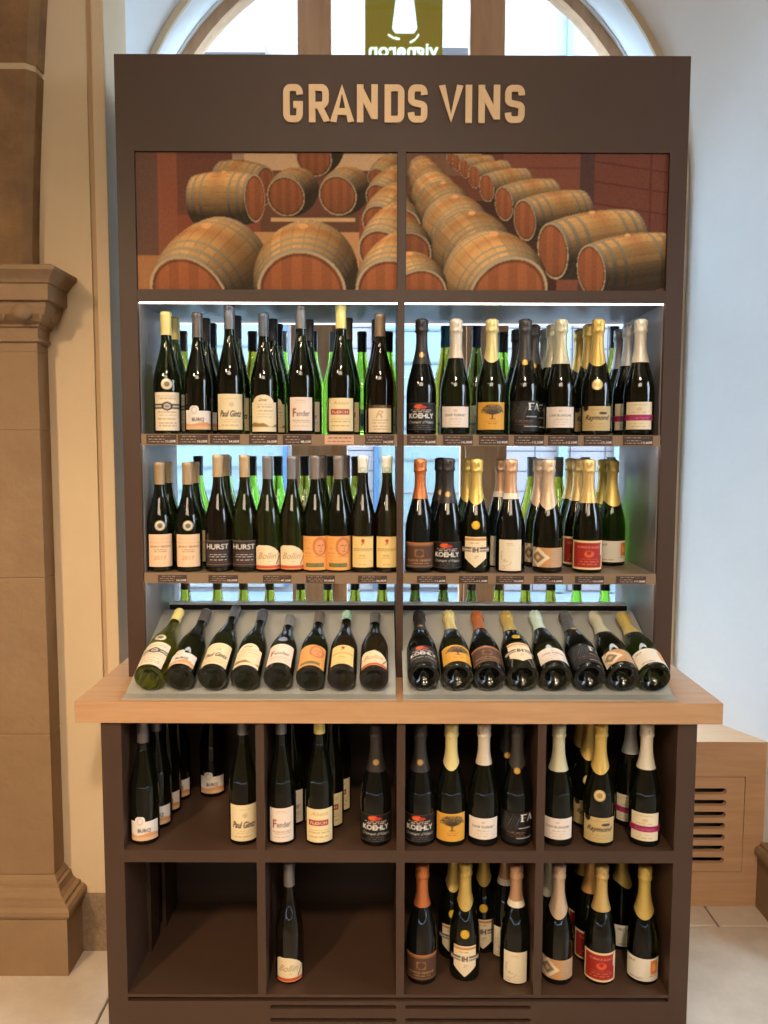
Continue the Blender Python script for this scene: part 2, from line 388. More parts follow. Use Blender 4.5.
# ------------- stone pilasters
def rings(name, prof, x0, x1, y0, y1, m, parent, caps=True):
    bm = bmesh.new(); R = []
    for o_, z in prof: R.append([bm.verts.new(p) for p in ((x0-o_, y0-o_, z), (x1+o_, y0-o_, z), (x1+o_, y1, z), (x0-o_, y1, z))])
    for a, b in zip(R, R[1:]):
        for i in range(4): bm.faces.new((a[i], a[(i+1) % 4], b[(i+1) % 4], b[i]))
    if caps: bm.faces.new(R[0][::-1]); bm.faces.new(R[-1])
    return rpart(link(name, bm_mesh(bm, name), m), parent)
def pilaster(x0, x1, y0, y1, label, inner, curve=1):
    t = thing('stone_pilaster', label, 'pillar', ((x0+x1)/2, y0, 0))
    rings('plinth', [(.055, 0), (.055, .170), (.052, .174)], x0, x1, y0, y1, STONE, t)
    rings('base_moulding', [(.052, .174), (.061, .177), (.067, .188), (.067, .200), (.060, .211), (.050, .214), (.048, .222), (.036, .226),
                            (.026, .236), (.021, .248), (.021, .255), (.012, .258), (.010, .265), (0, .276)], x0, x1, y0, y1, STONE, t)
    zz = [.276, .70, 1.16, 1.58, 1.80]
    for a, b in zip(zz, zz[1:]):
        rings('shaft_stone', [(-.002, a), (0, a+.003), (0, b-.003), (-.002, b)], x0, x1, y0, y1, STONE, t)
    rings('capital_neck', [(0, 1.80), (0, 1.822), (.009, 1.826), (.009, 1.832), (.006, 1.836), (.006, 1.862), (.014, 1.866), (.014, 1.872)], x0, x1, y0, y1, STONE, t)
    rings('egg_moulding', [(.012, 1.872), (.026, 1.880), (.040, 1.896), (.047, 1.915), (.047, 1.928)], x0, x1, y0, y1, STONE, t)
    rings('abacus', [(.047, 1.928), (.060, 1.930), (.060, 1.972), (.066, 1.975), (.070, 1.983), (.076, 1.990), (.086, 2.000), (.090, 2.004), (.090, 2.014), (.078, 2.020)], x0, x1, y0, y1, STONE, t)
    bm = bmesh.new(); bmesh.ops.create_uvsphere(bm, u_segments=12, v_segments=8, radius=1); me = bm_mesh(bm, 'egg_ornament', True)
    n = 5; w = (x1-x0+.06)/n
    for i in range(n):
        o = link('egg_ornament', me, STONE); o.location = (x0-.03+w*(i+.5), y0-.036, 1.902); o.scale = (.031, .020, .027); o.rotation_euler = (-.5, 0, 0); rpart(o, t)
    bm = bmesh.new(); bmesh.ops.create_cone(bm, segments=8, radius1=.002, radius2=.012, depth=.045, cap_ends=True); me2 = bm_mesh(bm, 'dart_ornament', True)
    for i in range(n+1):
        o = link('dart_ornament', me2, STONE); o.location = (x0-.03+w*i, y0-.033, 1.900); o.rotation_euler = (-.5, 0, 0); rpart(o, t)
    sgn = 1 if inner == 'right' else -1
    for i in range(1):
        o = link('egg_ornament', me, STONE); xx = (x1+.034) if sgn > 0 else (x0-.034)
        o.location = (xx, y0+.035, 1.902); o.scale = (.016, .026, .024); rpart(o, t)
    # springer stones above the capital leaning out into the arch
    def stone(z0, z1, f):
        bm = bmesh.new(); R = []; n = 6
        for k in range(n+1):
            z = z0+(z1-z0)*k/n; e = f(z)
            xa, xb = (x0, x1+e) if sgn > 0 else (x0-e, x1)
            R.append([bm.verts.new(p) for p in ((xa, y0+.005, z), (xb-.02*(sgn > 0), y0+.005, z), (xb, y0+.025, z), (xb, y1, z), (xa, y1, z))])
        for a, b in zip(R, R[1:]):
            for i in range(5): bm.faces.new((a[i], a[(i+1) % 5], b[(i+1) % 5], b[i]))
        bm.faces.new(R[0][::-1]); bm.faces.new(R[-1]); return bm_mesh(bm, 'springer_stone')
    f = lambda z: -.016+.045*max(0, (z-2.04)/.7)**1.4
    rpart(link('springer_stone', stone(2.022, 2.556, f), STONED), t)
    rpart(link('mortar_joint', stone(2.556, 2.572, lambda z: f(z)-.004), MORTAR), t)
    rpart(link('springer_stone', stone(2.572, 3.40, f), STONED), t)
    return t
pilaster(-1.46, -1.013, .09, WY+.001, 'tan sandstone pilaster with moulded base and carved capital, left of the shelf', 'right')
pilaster(1.265, 1.70, .09, .40, 'stone pilaster on the right edge, only its rounded base in view', 'left')

# ================================================================== OUTSIDE
PINKW = mat('pale_render', (100, 88, 86), .9, noise=((93, 82, 81), 1.5, .3))
ASH = mat('pale_ashlar', (98, 86, 84), .85, noise=((92, 80, 79), 3, .3))
ASHJ = mat('ashlar_joint', (64, 60, 67), .9)
PAVE = mat('pale_pavement', (69, 73, 79), .8, noise=((88, 91, 94), 14, .2))
SHOPB = mat('light_blue_shopfront', (70, 78, 76), .5, noise=((84, 90, 86), 2.5, .3))
SHOPB2 = mat('deeper_blue_frame', (28, 53, 77), .5)
SHGR = mat('grey_green_shutter', (58, 64, 64), .6)
TURQ = mat('turquoise_pipe', (61, 91, 95), .5)
struct(box('pavement', -9, 9, 1.25, 14, -.12, -.02, PAVE))
FY = 6.2
fac = thing('street_building', 'pale pinkish building with light blue shopfronts seen through the window', 'building', (0, FY, 0))
rpart(box('wall', -7, 7, FY+.02, FY+.5, -.02, 6.45, PINKW), fac)
def ashlar(pxa, pxb, z0, z1):
    xa, xb = px_x(pxa, FY, 1.5), px_x(pxb, FY, 1.5)
    rpart(box('joint_bed', xa, xb, FY+.012, FY+.02, z0, z1, ASHJ), fac)
    nx = max(1, round((xb-xa)/.40)); nz = max(1, round((z1-z0)/.215)); w = (xb-xa)/nx; h = (z1-z0)/nz
    bm = bmesh.new(); bx(bm, .006, w-.006, 0, .013, .006, h-.006); me = bm_mesh(bm, 'ashlar_block')
    for j in range(nz):
        for i in range(nx):
            o = link('ashlar_block', me, ASH); o.location = (xa+i*w, FY, z0+j*h); rpart(o, fac)
ashlar(338, 374, .0, 3.0); ashlar(500, 640, .0, 3.0)
def shopfront(pxa, pxb, z0, z1, nbars):
    xa, xb = px_x(pxa, FY, 1.5), px_x(pxb, FY, 1.5)
    f = rpart(box('shop_window', xa, xb, FY-.02, FY+.018, z0, z1, SHOPB), fac)
    for k in range(nbars+1):
        z = z0+(z1-z0)*k/nbars
        b = box('slat', xa, xb, FY-.034, FY-.02, z-.012, z+.012, SHGR if k % 3 else PINKW); b.parent = f; b.matrix_parent_inverse = f.matrix_world.inverted() if False else Matrix.Translation((0, 0, 0))
        b.matrix_parent_inverse = Matrix.Translation(fac.location)@Matrix.Translation(-Vector(fac.location)); 
    for x in (xa, xb-.05):
        b = box('frame_post', x, x+.05, FY-.05, FY-.02, z0, z1, SHOPB2); b.parent = f
    return f
shopfront(166, 288, .05, 3.1, 12); shopfront(374, 472, .05, 3.1, 9)
for pa, pb in ((557, 566), (612, 618)):
    xa, xb = px_x(pa, FY, 1.6), px_x(pb, FY, 1.6)
    rpart(box('blue_downpipe', xa, xb, FY-.09, FY-.03, 0, 4.6, SHOPB), fac)
xa, xb = px_x(566, FY, 5.7), px_x(571, FY, 5.7); rpart(box('turquoise_downpipe', xa, xb, FY-.09, FY-.03, 4.6, 6.4, TURQ), fac)
def upwin(pxa, pxb, z0, z1):
    xa, xb = px_x(pxa, FY, 5.6), px_x(pxb, FY, 5.6)
    f = rpart(box('upper_window', xa, xb, FY-.02, FY+.018, z0, z1, SHGR), fac)
    for z, d, h in ((z0-.08, .16, .08), (z1, .20, .10)):
        o = box('window_ledge', xa-.12, xb+.12, FY-d, FY+.015, z, z+h, PINKW); o.parent = f
    for k in range(3):
        o = box('window_bar', xa+(xb-xa)*k/2-.02, xa+(xb-xa)*k/2+.02, FY-.035, FY-.02, z0, z1, PINKW); o.parent = f
upwin(200, 256, 4.35, 5.45); upwin(440, 472, 4.35, 5.5)
# banner on the window, seen from behind
bn = Img(150, 150, (150, 128, 32))
def bpx(x): return (x-365)/(442-365)
def bpy_(y): return (y+54)/(64+54)      # rows from y=-54 to y=64
mk = (np.abs(bn.X-bpx(404.3)) < (np.interp(bn.Y, [bpy_(-50), bpy_(-30), bpy_(0), bpy_(28), bpy_(33)], [.04, .07, .12, .165, .12]))) & (bn.Y < bpy_(33)) & (bn.Y > bpy_(-38))
bn.put(mk, (236, 236, 240)); bn.ell(bpx(404.3), bpy_(-44), .10, .06, (236, 236, 240))
bn.line(bpx(388.4), bpy_(34.5), bpx(393), bpy_(37.5), .022, (245, 245, 245)); bn.line(bpx(393), bpy_(37.5), bpx(399), bpy_(38.5), .022, (245, 245, 245))
bn.line(bpx(418), bpy_(34.5), bpx(415), bpy_(39), .022, (245, 245, 245)); bn.line(bpx(415), bpy_(39), bpx(410), bpy_(42), .022, (245, 245, 245))
bn.text('vigneron', bpx(368.5), bpy_(43), bpx(438.5), bpy_(61.5), (245, 245, 245), bold=.03, flip=True)
YB = WINY+.10
bx0, bx1 = px_x(365, YB, 2.95), px_x(442, YB, 2.95); bz0, bz1 = z_at(64, YB), z_at(-54, YB)
me = grid_mesh('window_banner', bn, lambda U, V: (bx0+U*(bx1-bx0), 0*U, bz0+V*(bz1-bz0)))
BANM = PRINT.copy(); BANM.name = 'translucent_banner'; nt = BANM.node_tree
tl = nt.nodes.new('ShaderNodeBsdfTranslucent'); mxs = nt.nodes.new('ShaderNodeMixShader'); mxs.inputs[0].default_value = .6
at_ = [n for n in nt.nodes if n.type == 'ATTRIBUTE'][0]; outn = [n for n in nt.nodes if n.type == 'OUTPUT_MATERIAL'][0]
nt.links.new(at_.outputs['Color'], tl.inputs[0]); nt.links.new(nt.nodes['Principled BSDF'].outputs[0], mxs.inputs[1]); nt.links.new(tl.outputs[0], mxs.inputs[2]); nt.links.new(mxs.outputs[0], outn.inputs[0])
o = link('window_banner', me, BANM); o.location.y = YB; md = o.modifiers.new('t', 'SOLIDIFY'); md.thickness = .002
tag(o, 'olive gold banner with white shape and mirrored lettering hanging outside the arched window', 'banner')

# ================================================================== DISPLAY SHELF
T = thing('display_shelf', 'tall dark brown display shelf with gold lettering and barrel posters, lit from inside', 'shelf', (0, 0, .9))
def tp(o): return rpart(o, T)
ZT, ZPT, ZPB, ZC1 = 2.551, 2.308, 1.953, 1.920
S1T, S1B, S2T, S2B = 1.569, 1.540, 1.191, 1.163
XI = .703; DEP = .36
tp(box('side_panel', -.75, -XI, 0, DEP, .9, ZT, BROWN, None, .0015))
tp(box('side_panel', XI, .75, 0, DEP, .9, ZT, BROWN, None, .0015))
for s in (-1, 1):      # satin lining on the inner faces
    a, b = sorted((s*(XI-.003), s*XI))
    tp(box('side_lining', a, b, .012, DEP, .9, ZC1, PANELG))
hd = tp(box('header_board', -XI, XI, .0005, .03, ZPT, ZT, BROWN))
tp(box('top_board', -XI, XI, .03, DEP, ZT-.03, ZT, BROWN))
tp(box('header_rail', -XI, XI, .0005, .03, ZC1, ZPB, BROWN))
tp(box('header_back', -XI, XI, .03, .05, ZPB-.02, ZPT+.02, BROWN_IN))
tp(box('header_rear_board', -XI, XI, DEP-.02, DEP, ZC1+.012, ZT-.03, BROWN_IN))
tp(box('poster_post', -.0115, .0105, .0005, .03, ZPB, ZPT, BROWN))
tp(box('ceiling_board', -XI, XI, .03, DEP, ZC1, ZC1+.012, PANELG))
tp(box('divider', -.0100, .0085, .001, DEP, .9, ZC1, BROWN))
for xa, xb in ((-XI+.004, -.011), (.0095, XI-.004)):
    o = tp(box('led_strip', xa, xb, .002, .009, ZC1-.0035, ZC1-.0005, LEDM))
    o = tp(box('led_strip', xa, xb, DEP-.008, DEP-.002, ZC1-.004, ZC1-.0005, LEDM2))
def under(p, o): o.parent = p; return o     # a sub-part; its parent part sits at the world origin
BOARDS = []
for zt, zb in ((S1T, S1B), (S2T, S2B)):
    for xa, xb in ((-XI+.003, -.010), (.0085, XI-.003)):
        sh = tp(box('shelf_board', xa, xb, .002, DEP, zb+.004, zt, SHELFM)); BOARDS.append((xa, xb, zb, sh))
        under(sh, box('price_rail', xa, xb, -.003, .002, zb, zt+.001, RAILM))
        under(sh, box('led_strip', xa+.002, xb-.002, .004, .018, zb+.0015, zb+.0038, LEDM))
tp(box('back_riser', -.690, -.011, .205, .235, .9, 1.061, BLACKM)); tp(box('back_riser', .0095, .690, .205, .235, .9, 1.061, BLACKM))
for xa, xb in ((-.690, -.011), (.0095, .690)): tp(box('riser_lit_edge', xa, xb, .2055, .2345, 1.061, 1.067, mat('painted_lit_edge', (252, 252, 250), .4)))  # light along the riser top, painted in as a white strip
tp(box('back_ledge', -XI, XI, .238, .375, .815, .835, SHELFM))
# lettering
LZ0, LZ1 = z_at(123.3, 0), z_at(85.3, 0)
def letter_strokes(ch):
    r = .30
    def arc(cx, cz, rx, rz, a0, a1, n=5): return [(cx+rx*math.cos(math.radians(a0+(a1-a0)*i/n)), cz+rz*math.sin(math.radians(a0+(a1-a0)*i/n))) for i in range(n+1)]
    q = .17   # vertical radius in unit height
    if ch == 'G': return [arc(1-r, 1-q, r, q, 0, 90)+arc(r, 1-q, r, q, 90, 180)+arc(r, q, r, q, 180, 270)+arc(1-r, q, r, q, 270, 360)+[(1, .46), (.52, .46)]]
    if ch == 'R': return [[(0, 0), (0, 1)], [(0, 1)]+arc(1-r, 1-q, r, q, 90, 0)+arc(1-r, .44+q, r, q, 0, -90)+[(0, .44)], [(.56, .40), (1, 0)]]
    if ch == 'A': return [[(0, 0), (.5, 1), (1, 0)], [(.24, .24), (.76, .24)]]
    if ch == 'N': return [[(0, 0), (0, 1)], [(.03, .93), (.97, .07)], [(1, 0), (1, 1)]]
    if ch == 'D': return [[(0, 0), (0, 1)]+arc(1-r, 1-q, r, q, 90, 0)+arc(1-r, q, r, q, 0, -90)+[(0, 0)]]
    if ch == 'S': return [arc(1-r, 1-q, r, q, 0, 90)+arc(r, 1-q, r, q, 90, 180)+arc(r, .52+q*.75, r, q*.75, 180, 262)+arc(1-r, .48-q*.75, r, q*.75, 82, 0)+arc(1-r, q, r, q, 0, -90)+arc(r, q, r, q, 270, 180)]
    if ch == 'V': return [[(0, 1), (.5, 0), (1, 1)]]
    if ch == 'I': return [[(.5, 0), (.5, 1)]]
def stroke_mesh(ch, x0, x1, z0, z1, t, d):
    bm = bmesh.new()
    W_, H_ = (x1-x0-t), (z1-z0-t)
    for kk, path in enumerate(letter_strokes(ch)):
        d = .006+.0004*kk
        P = [Vector((x0+t/2+p[0]*W_, z0+t/2+p[1]*H_)) for p in path] if ch != 'I' else [Vector(((x0+x1)/2, z0+t/2)), Vector(((x0+x1)/2, z1-t/2))]
        Q = [P[0]]
        for p in P[1:]:
            if (p-Q[-1]).length > 1e-4: Q.append(p)
        P = Q
        d0 = (P[1]-P[0]).normalized(); d1 = (P[-1]-P[-2]).normalized()
        if not (path[0] == path[-1]):
            e_ = .5 if ch in 'GS' else (.98 if kk == 0 else 0); P[0] = P[0]-d0*t/2*e_; P[-1] = P[-1]+d1*t/2*(.5 if ch == 'S' else (0 if (ch == 'R' and kk == 1) or (ch in 'AN' and kk == 1) or ch == 'G' else .98))
        L, R = [], []
        for i, p in enumerate(P):
            a = (P[i]-P[i-1]).normalized() if i > 0 else (P[1]-P[0]).normalized()
            b = (P[i+1]-P[i]).normalized() if i < len(P)-1 else a
            if i == 0 and path[0] == path[-1]: a = d1
            if i == len(P)-1 and path[0] == path[-1]: b = d0
            nn = Vector((-(a+b).y, (a+b).x)); nn = nn.normalized() if nn.length > 1e-6 else Vector((-a.y, a.x))
            k = min(1.6, 1/max(.35, nn.dot(Vector((-a.y, a.x)))))
            L.append(p+nn*t/2*k); R.append(p-nn*t/2*k)
        F0 = [(bm.verts.new((v.x, -d, v.y)), bm.verts.new((w.x, -d, w.y)), bm.verts.new((v.x, 0, v.y)), bm.verts.new((w.x, 0, w.y))) for v, w in zip(L, R)]
        for a, b in zip(F0, F0[1:]):
            for q in ((0, 1), (3, 2), (2, 0), (1, 3)):
                try: bm.faces.new((a[q[0]], a[q[1]], b[q[1]], b[q[0]]))
                except ValueError: pass
        for e in (F0[0], F0[-1]):
            try: bm.faces.new((e[0], e[1], e[3], e[2]))
            except ValueError: pass
    # clip anything past the cap lines so tops and feet are flush
    for z, s in ((z1, 1), (z0, -1)):
        for v in bm.verts:
            if (v.co.z-z)*s > 0: v.co.z = z
    return bm_mesh(bm, 'sign_letter')
for ch, a, b in zip('GRANDSVINS', (283.4, 309, 330.8, 357, 384.6, 408, 439.5, 465.3, 478.3, 504.7), (303, 328.9, 353.5, 377.8, 404.4, 427.4, 462.3, 472, 499.8, 524.5)):
    x0, x1 = px_x(a, 0, 2.43), px_x(b, 0, 2.43)
    o = link('sign_letter', stroke_mesh(ch, x0, x1, LZ0, LZ1, .0168, .006), GOLDL); o.location.y = .0005; tp(o)

# posters: a print of oak barrels, drawn barrel by barrel into the print
def draw_barrel(im, ox, oy, sc, hx, hy, r, d, L, tone=1.0, seed=0, bulge=1.16, hr=None):
    X = im.X*im.w/sc+ox; Y = im.Y*im.h/sc+oy
    a = np.array(d, float); a /= np.linalg.norm(a)
    A = (L/2)/math.sqrt(1-1/bulge**2); Rb = r*bulge
    qx, qy = X-hx, Y-hy
    # P=(qx,qy,z); t=P.a ; |P|^2-t^2 = Rb^2(1-((t-L/2)/A)^2)
    t0 = qx*a[0]+qy*a[1]; k = (Rb/A)**2
    c2 = 1-a[2]**2+k*a[2]**2
    c1 = -2*t0*a[2]+2*k*a[2]*(t0-L/2)
    c0 = qx**2+qy**2-t0**2-Rb**2+k*(t0-L/2)**2
    disc = c1**2-4*c2*c0; ok = disc > 0; z = (-c1-np.sqrt(np.where(ok, disc, 0)))/(2*c2)
    t = t0+z*a[2]; body = ok & (t >= 0) & (t <= L)
    zh = -t0/a[2] if abs(a[2]) > 1e-3 else 0*t0; rh = np.sqrt(qx**2+qy**2+zh**2); head = (rh <= r)
    if abs(a[2]) < 1e-3: head[:] = False
    hitx, hity, hitz = qx-t*a[0], qy-t*a[1], z-t*a[2]
    rr = np.sqrt(hitx**2+hity**2+hitz**2)+1e-6
    nx, ny, nz = hitx/rr, hity/rr, hitz/rr
    lam = np.clip(-.72*ny-.50*nz-.28*nx, 0, 1)
    ref = np.array([0., 0, 1.])-a*a[2]; ref /= np.linalg.norm(ref); ref2 = np.cross(a, ref)
    ang = np.arctan2(nx*ref2[0]+ny*ref2[1]+nz*ref2[2], nx*ref[0]+ny*ref[1]+nz*ref[2])
    st = np.floor((ang+PI)/(2*PI)*26); sv = .92+.16*np.modf(np.abs(np.sin(st*12.9+seed)*43758))[0]
    seam = (np.abs(np.modf((ang+PI)/(2*PI)*26)[0]-.5) > .46)
    u = t/L
    wood = np.stack([198+0*u, 152+0*u, 94+0*u], -1)*sv[..., None]
    red = np.clip(1-np.abs(u-.5)/.18, 0, 1)*np.clip(-ny, 0, 1); wood = wood*(1-.45*red[..., None])+np.array([160, 84, 48])*.45*red[..., None]
    wood = np.where(seam[..., None], wood*.86, wood)
    hoop = np.zeros_like(u, bool)
    for h0, h1 in ((.0, .045), (.10, .15), (.24, .28), (.72, .76), (.85, .90), (.955, 1.0)): hoop |= (u >= h0) & (u < h1)
    colr = np.where(hoop[..., None], np.array([156, 138, 112.]), wood)*(.26+.86*lam**1.15)[..., None]*tone
    im.a = np.where(body[..., None], np.clip(colr, 0, 255), im.a)
    pl = np.modf(np.abs((qx*math.cos(.1*seed)+qy*math.sin(.1*seed))/r*3.2+10))[0]
    hc = np.array([146, 86, 52.])*(.93+.10*(np.floor((qx/r)*4.5) % 2))[..., None]
    hc = hc*(.80+.22*(hy-0-Y+r)/(2*r))[..., None]*tone
    hc = np.where((rh > r*.93)[..., None], np.array([196, 170, 130.])*tone*.85, hc)
    hc = np.where(((rh > r*.86) & (rh <= r*.93))[..., None], hc*.72, hc)
    im.a = np.where(head[..., None], np.clip(hc, 0, 255), im.a)
    # bung
    bc = a*L/2+np.array([-.05, -1, 0])*Rb*1.0; bw = r*.10
    if tone > .8 and r > 22: im.put(((X-hx-bc[0])/(bw*1.1))**2+((Y-hy-bc[1]-1)/(bw*.6))**2 < 1, (216, 160, 104))
SC = 1.25
L_ = Img(int(264*SC), int(138*SC), (120, 66, 44)); ox, oy = 136, 152.5
def prx(x): return (x-ox)*SC/L_.w
def pry(y): return (y-oy)*SC/L_.h
L_.rect(0, 0, prx(158), 1, (92, 66, 52)); L_.put((L_.X > prx(158)) & (L_.X < prx(178)+0*L_.X) , (128, 78, 54)); L_.rect(prx(178), 0, 1, pry(215), (98, 60, 44))
L_.rect(prx(234), pry(153), prx(272), pry(160), (150, 120, 96)); L_.rect(prx(246), pry(153), prx(400), pry(170), (186, 150, 112))
L_.rect(0, pry(256), 1, 1, (150, 104, 66)); L_.rect(prx(262), pry(213), prx(362), pry(232), (92, 62, 44)); L_.rect(prx(272), pry(217), prx(358), pry(221), (190, 150, 104))
L_.rect(prx(255), pry(232), prx(362), 1, (176, 128, 82)); L_.put((L_.X < prx(178)) & (L_.X > prx(160)) & (L_.Y < pry(262)), (124, 74, 52), .9)
for a in ((266, 186, 20, (-.86, -.1, .5), 52, .85, 3), (316, 158, 19, (.3, -.3, .9), 40, .95, 2), (256, 198, 24, (-.88, .02, .42), 66, 1.0, 1),
          (287.5, 196, 20.5, (.35, -.22, .9), 40, .95, 4), (340, 195, 20.5, (.35, -.22, .9), 40, .97, 5),
          (382, 180, 14, (.5, -.5, .7), 30, .9, 7), (384, 200, 19, (.55, -.5, .7), 40, .93, 8), (386, 226, 25, (.5, -.5, .7), 48, .97, 9), (388, 256, 31, (.45, -.5, .74), 60, 1.0, 10),
          (188, 297, 45, (.46, -.44, .78), 92, 1.0, 11), (303, 293, 46, (.10, -.36, .93), 84, 1.02, 12), (397, 296, 41, (.3, -.40, .86), 76, 1.03, 13)):
    hx, hy, r, d, Ln, tone, sd = a; draw_barrel(L_, ox, oy, SC, hx, hy, r, d, Ln, tone, sd)
R_ = Img(int(262*SC), int(138*SC), (96, 56, 40)); ox, oy = 408, 152.5
def prx(x): return (x-ox)*SC/R_.w
R_.rect(0, 0, prx(470), pry(175), (110, 78, 58)); R_.rect(prx(505), 0, prx(582), 1, (112, 66, 48)); R_.rect(prx(582), 0, prx(596), 1, (72, 50, 44)); R_.rect(prx(596), 0, 1, 1, (100, 58, 44))
for y in (168, 188, 210, 232): R_.line(prx(596), pry(y-8), 1, pry(y+3), .006, (84, 44, 34))
R_.rect(prx(651), 0, prx(654), 1, (88, 46, 36)); R_.rect(prx(505), pry(166), prx(582), pry(168), (96, 52, 38))
R_.put((R_.Y > pry(200)) & (R_.X < prx(560)), (60, 38, 28))
for k in range(8, -1, -1):       # right-hand row, far to near
    hx = (595, 556, 527, 506, 488.5, 476, 466, 458, 452)[k]; hy = (270, 250, 219, 202.5, 187, 176, 168, 162, 158)[k]; r = (27, 29, 21, 17.5, 14, 11.5, 9.5, 8, 7)[k]
    draw_barrel(R_, ox, oy, SC, hx, hy, r, (.80, -.13, .50), r*3.3, 1.0, k)
for k in range(7, -1, -1):       # middle column
    hx = (511, 486, 467, 453, 443, 436, 431, 428)[k]; hy = (296, 262, 237, 216, 201, 189, 180, 173)[k]; r = (44, 35, 29, 24, 20, 17, 14.5, 12)[k]
    draw_barrel(R_, ox, oy, SC, hx, hy, r, (-.40, -.42, .82), r*1.45, 1.0 if k % 2 == 0 else .88, k+20)
for k in range(5, -1, -1):
    hx = (420, 408, 400, 395, 392, 390)[k]; hy = (297, 256, 230, 212, 198, 186)[k]; r = (31, 27, 24, 20, 17, 14)[k]
    draw_barrel(R_, ox, oy, SC, hx, hy, r, (-.30, -.42, .85), r*1.4, .96 if k % 2 == 0 else .84, k+30)
for im, xa, xb, nm in ((L_, -XI+.001, -.0125, 'left'), (R_, .0115, XI-.001, 'right')):
    im.a = np.clip((im.a.mean(2, keepdims=True)+(im.a-im.a.mean(2, keepdims=True))*1.08)*1.10+6+rng.normal(0, 4, im.a.shape[:2])[..., None], 0, 255)
    me = grid_mesh('barrel_poster', im, lambda U, V: (xa+U*(xb-xa), 0*U, ZPB+.001+V*(ZPT-ZPB-.002)))
    o = link('barrel_poster', me, PRINTG); o.location.y = .007; tp(o)
    o['label'] = 'printed photo of stacked oak barrels in a cellar, %s poster' % nm

# price tags on the rails
def price_tag(a, b, zb, zt, price, note=False):
    if note:
        im = Img(60, 22, (214, 172, 140)); im.lines((.3, .68), .06, .95, (120, 70, 60), .12, .8)
    else:
        im = Img(64, 22, (66, 46, 36)); im.lines((.20, .50, .76), .05, .62 if not note else .9, (206, 188, 168), .09, .8)
        im.lines((.20,), .5, .9, (206, 188, 168), .08, .7)
        im.rect(.60, .52, 1, 1, (66, 46, 36)); im.text(price, .62, .56, .985, .90, (245, 240, 230), bold=.03)
    x0, x1 = px_x(a, -.003, zt), px_x(b, -.003, zt)
    me = grid_mesh('price_tag', im, lambda U, V: (x0+U*(x1-x0), 0*U, zb+V*(zt-zb)))
    o = link('price_tag', me, PRINT); o.location.y = -.0042
    under([q[3] for q in BOARDS if q[0] <= (x0+x1)/2 <= q[1] and abs(q[2]-zb) < .02][0], o)
    if note: o['label'] = 'pink handwritten note among the brown price tags'
for a, b, p in ((146.4, 176.4, '21,00€'), (178, 208, '28,00€'), (210, 240, '34,00€'), (249, 277.6, '26,00€'), (282.7, 311.5, '48,50€'), (324.6, 353.8, None), (365, 394, '24,00€'),
                (407, 436.4, '8,60€'), (443, 473, '16,00€'), (479, 508.5, '10,90€'), (514, 544, '12,20€'), (548, 578, '13,50€'), (583.7, 612.5, '15,20€'), (623, 653, '13,60€')):
    price_tag(a, b, S1B+.003, S1T-.001, p or '', p is None)
for a, b, p in ((158, 187, '26,50€'), (208.5, 238, '28,00€'), (263, 291.5, '47,50€'), (306, 335, '30,00€'), (358, 387, '36,00€'),
                (417, 446, '11,60€'), (459, 488, '11,20€'), (496, 524, '20,00€'), (534, 563, '12,00€'), (575, 604, '18,50€'), (616, 646, '17,00€')):
    price_tag(a, b, S2B+.003, S2T-.005, p)

# ================================================================== BASE CABINET, WORKTOP, TRAYS
CXM = -.005
FYC = -.2015
B = thing('base_cabinet', 'dark brown open base cabinet with eight bottle bays under the oak worktop', 'cabinet', (CXM, FYC, 0))
def bp(o): return rpart(o, B)
XL, XR = -.757, .747; IL, IR = -.706, .698
bp(box('side_panel', XL, IL, FYC, .38, 0, .846, BROWN, None, .0015)); bp(box('side_panel', IR, XR, FYC, .38, 0, .846, BROWN, None, .0015))
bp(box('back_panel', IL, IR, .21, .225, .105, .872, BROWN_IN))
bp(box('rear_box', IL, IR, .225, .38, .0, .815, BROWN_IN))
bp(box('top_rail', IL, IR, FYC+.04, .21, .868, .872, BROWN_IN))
for xa, xb in ((-.0105, .0105),): bp(box('divider', xa, xb, FYC, .21, .119, .868, BROWN))
for px in (261, 539.5):
    x = px_x(px, FYC, .45)
    bp(box('divider', x-.0105, x+.0105, FYC, .21, .509, .868, BROWN)); bp(box('divider', x-.0105, x+.0105, FYC, .21, .119, .477, BROWN))
for xa, xb in ((IL, -.0105), (.0105, IR)): bp(box('middle_shelf', xa, xb, FYC-.0004, .21, .477, .509, BROWN))
bp(box('bottom_board', IL, IR, FYC+.001, .21, .111, .119, BROWN))
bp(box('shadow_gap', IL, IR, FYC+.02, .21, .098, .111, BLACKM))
hs = []
for pa, pb in ((270, 396.5), (405, 531)):
    for py in (1007.3, 1020.3):
        hs.append(slot(px_x(pa, FYC, .07), px_x(pb, FYC, .07), z_at(py+1.9, FYC), z_at(py-1.9, FYC)))
o = curve_plate('plinth_panel', rect2(IL, IR, 0, .101), hs, .016, BROWN); o.location.y = FYC; bp(o)
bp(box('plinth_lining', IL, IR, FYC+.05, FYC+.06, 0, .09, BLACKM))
bp(box('spare_board', IL+.001, IL+.012, -.03, .05, .119, .476, BROWN_IN)); bp(box('spare_board', IL+.012, IL+.022, .08, .2, .119, .476, BROWN_IN))
Wt = thing('worktop', 'light oak worktop slab between the display shelf and the base cabinet', 'worktop', (CXM, -.2135, .846))
rpart(box('top_slab', -.817, .805, -.185, .222, .8722, .9, OAK), Wt)
rpart(box('front_edge', -.817, .805, -.2135, -.185, .846, .9, OAK, None, .0015), Wt)
for a, b in ((-.817, -.759), (.749, .805)): rpart(box('side_edge', a, b, -.185, .222, .846, .8722, OAK), Wt)

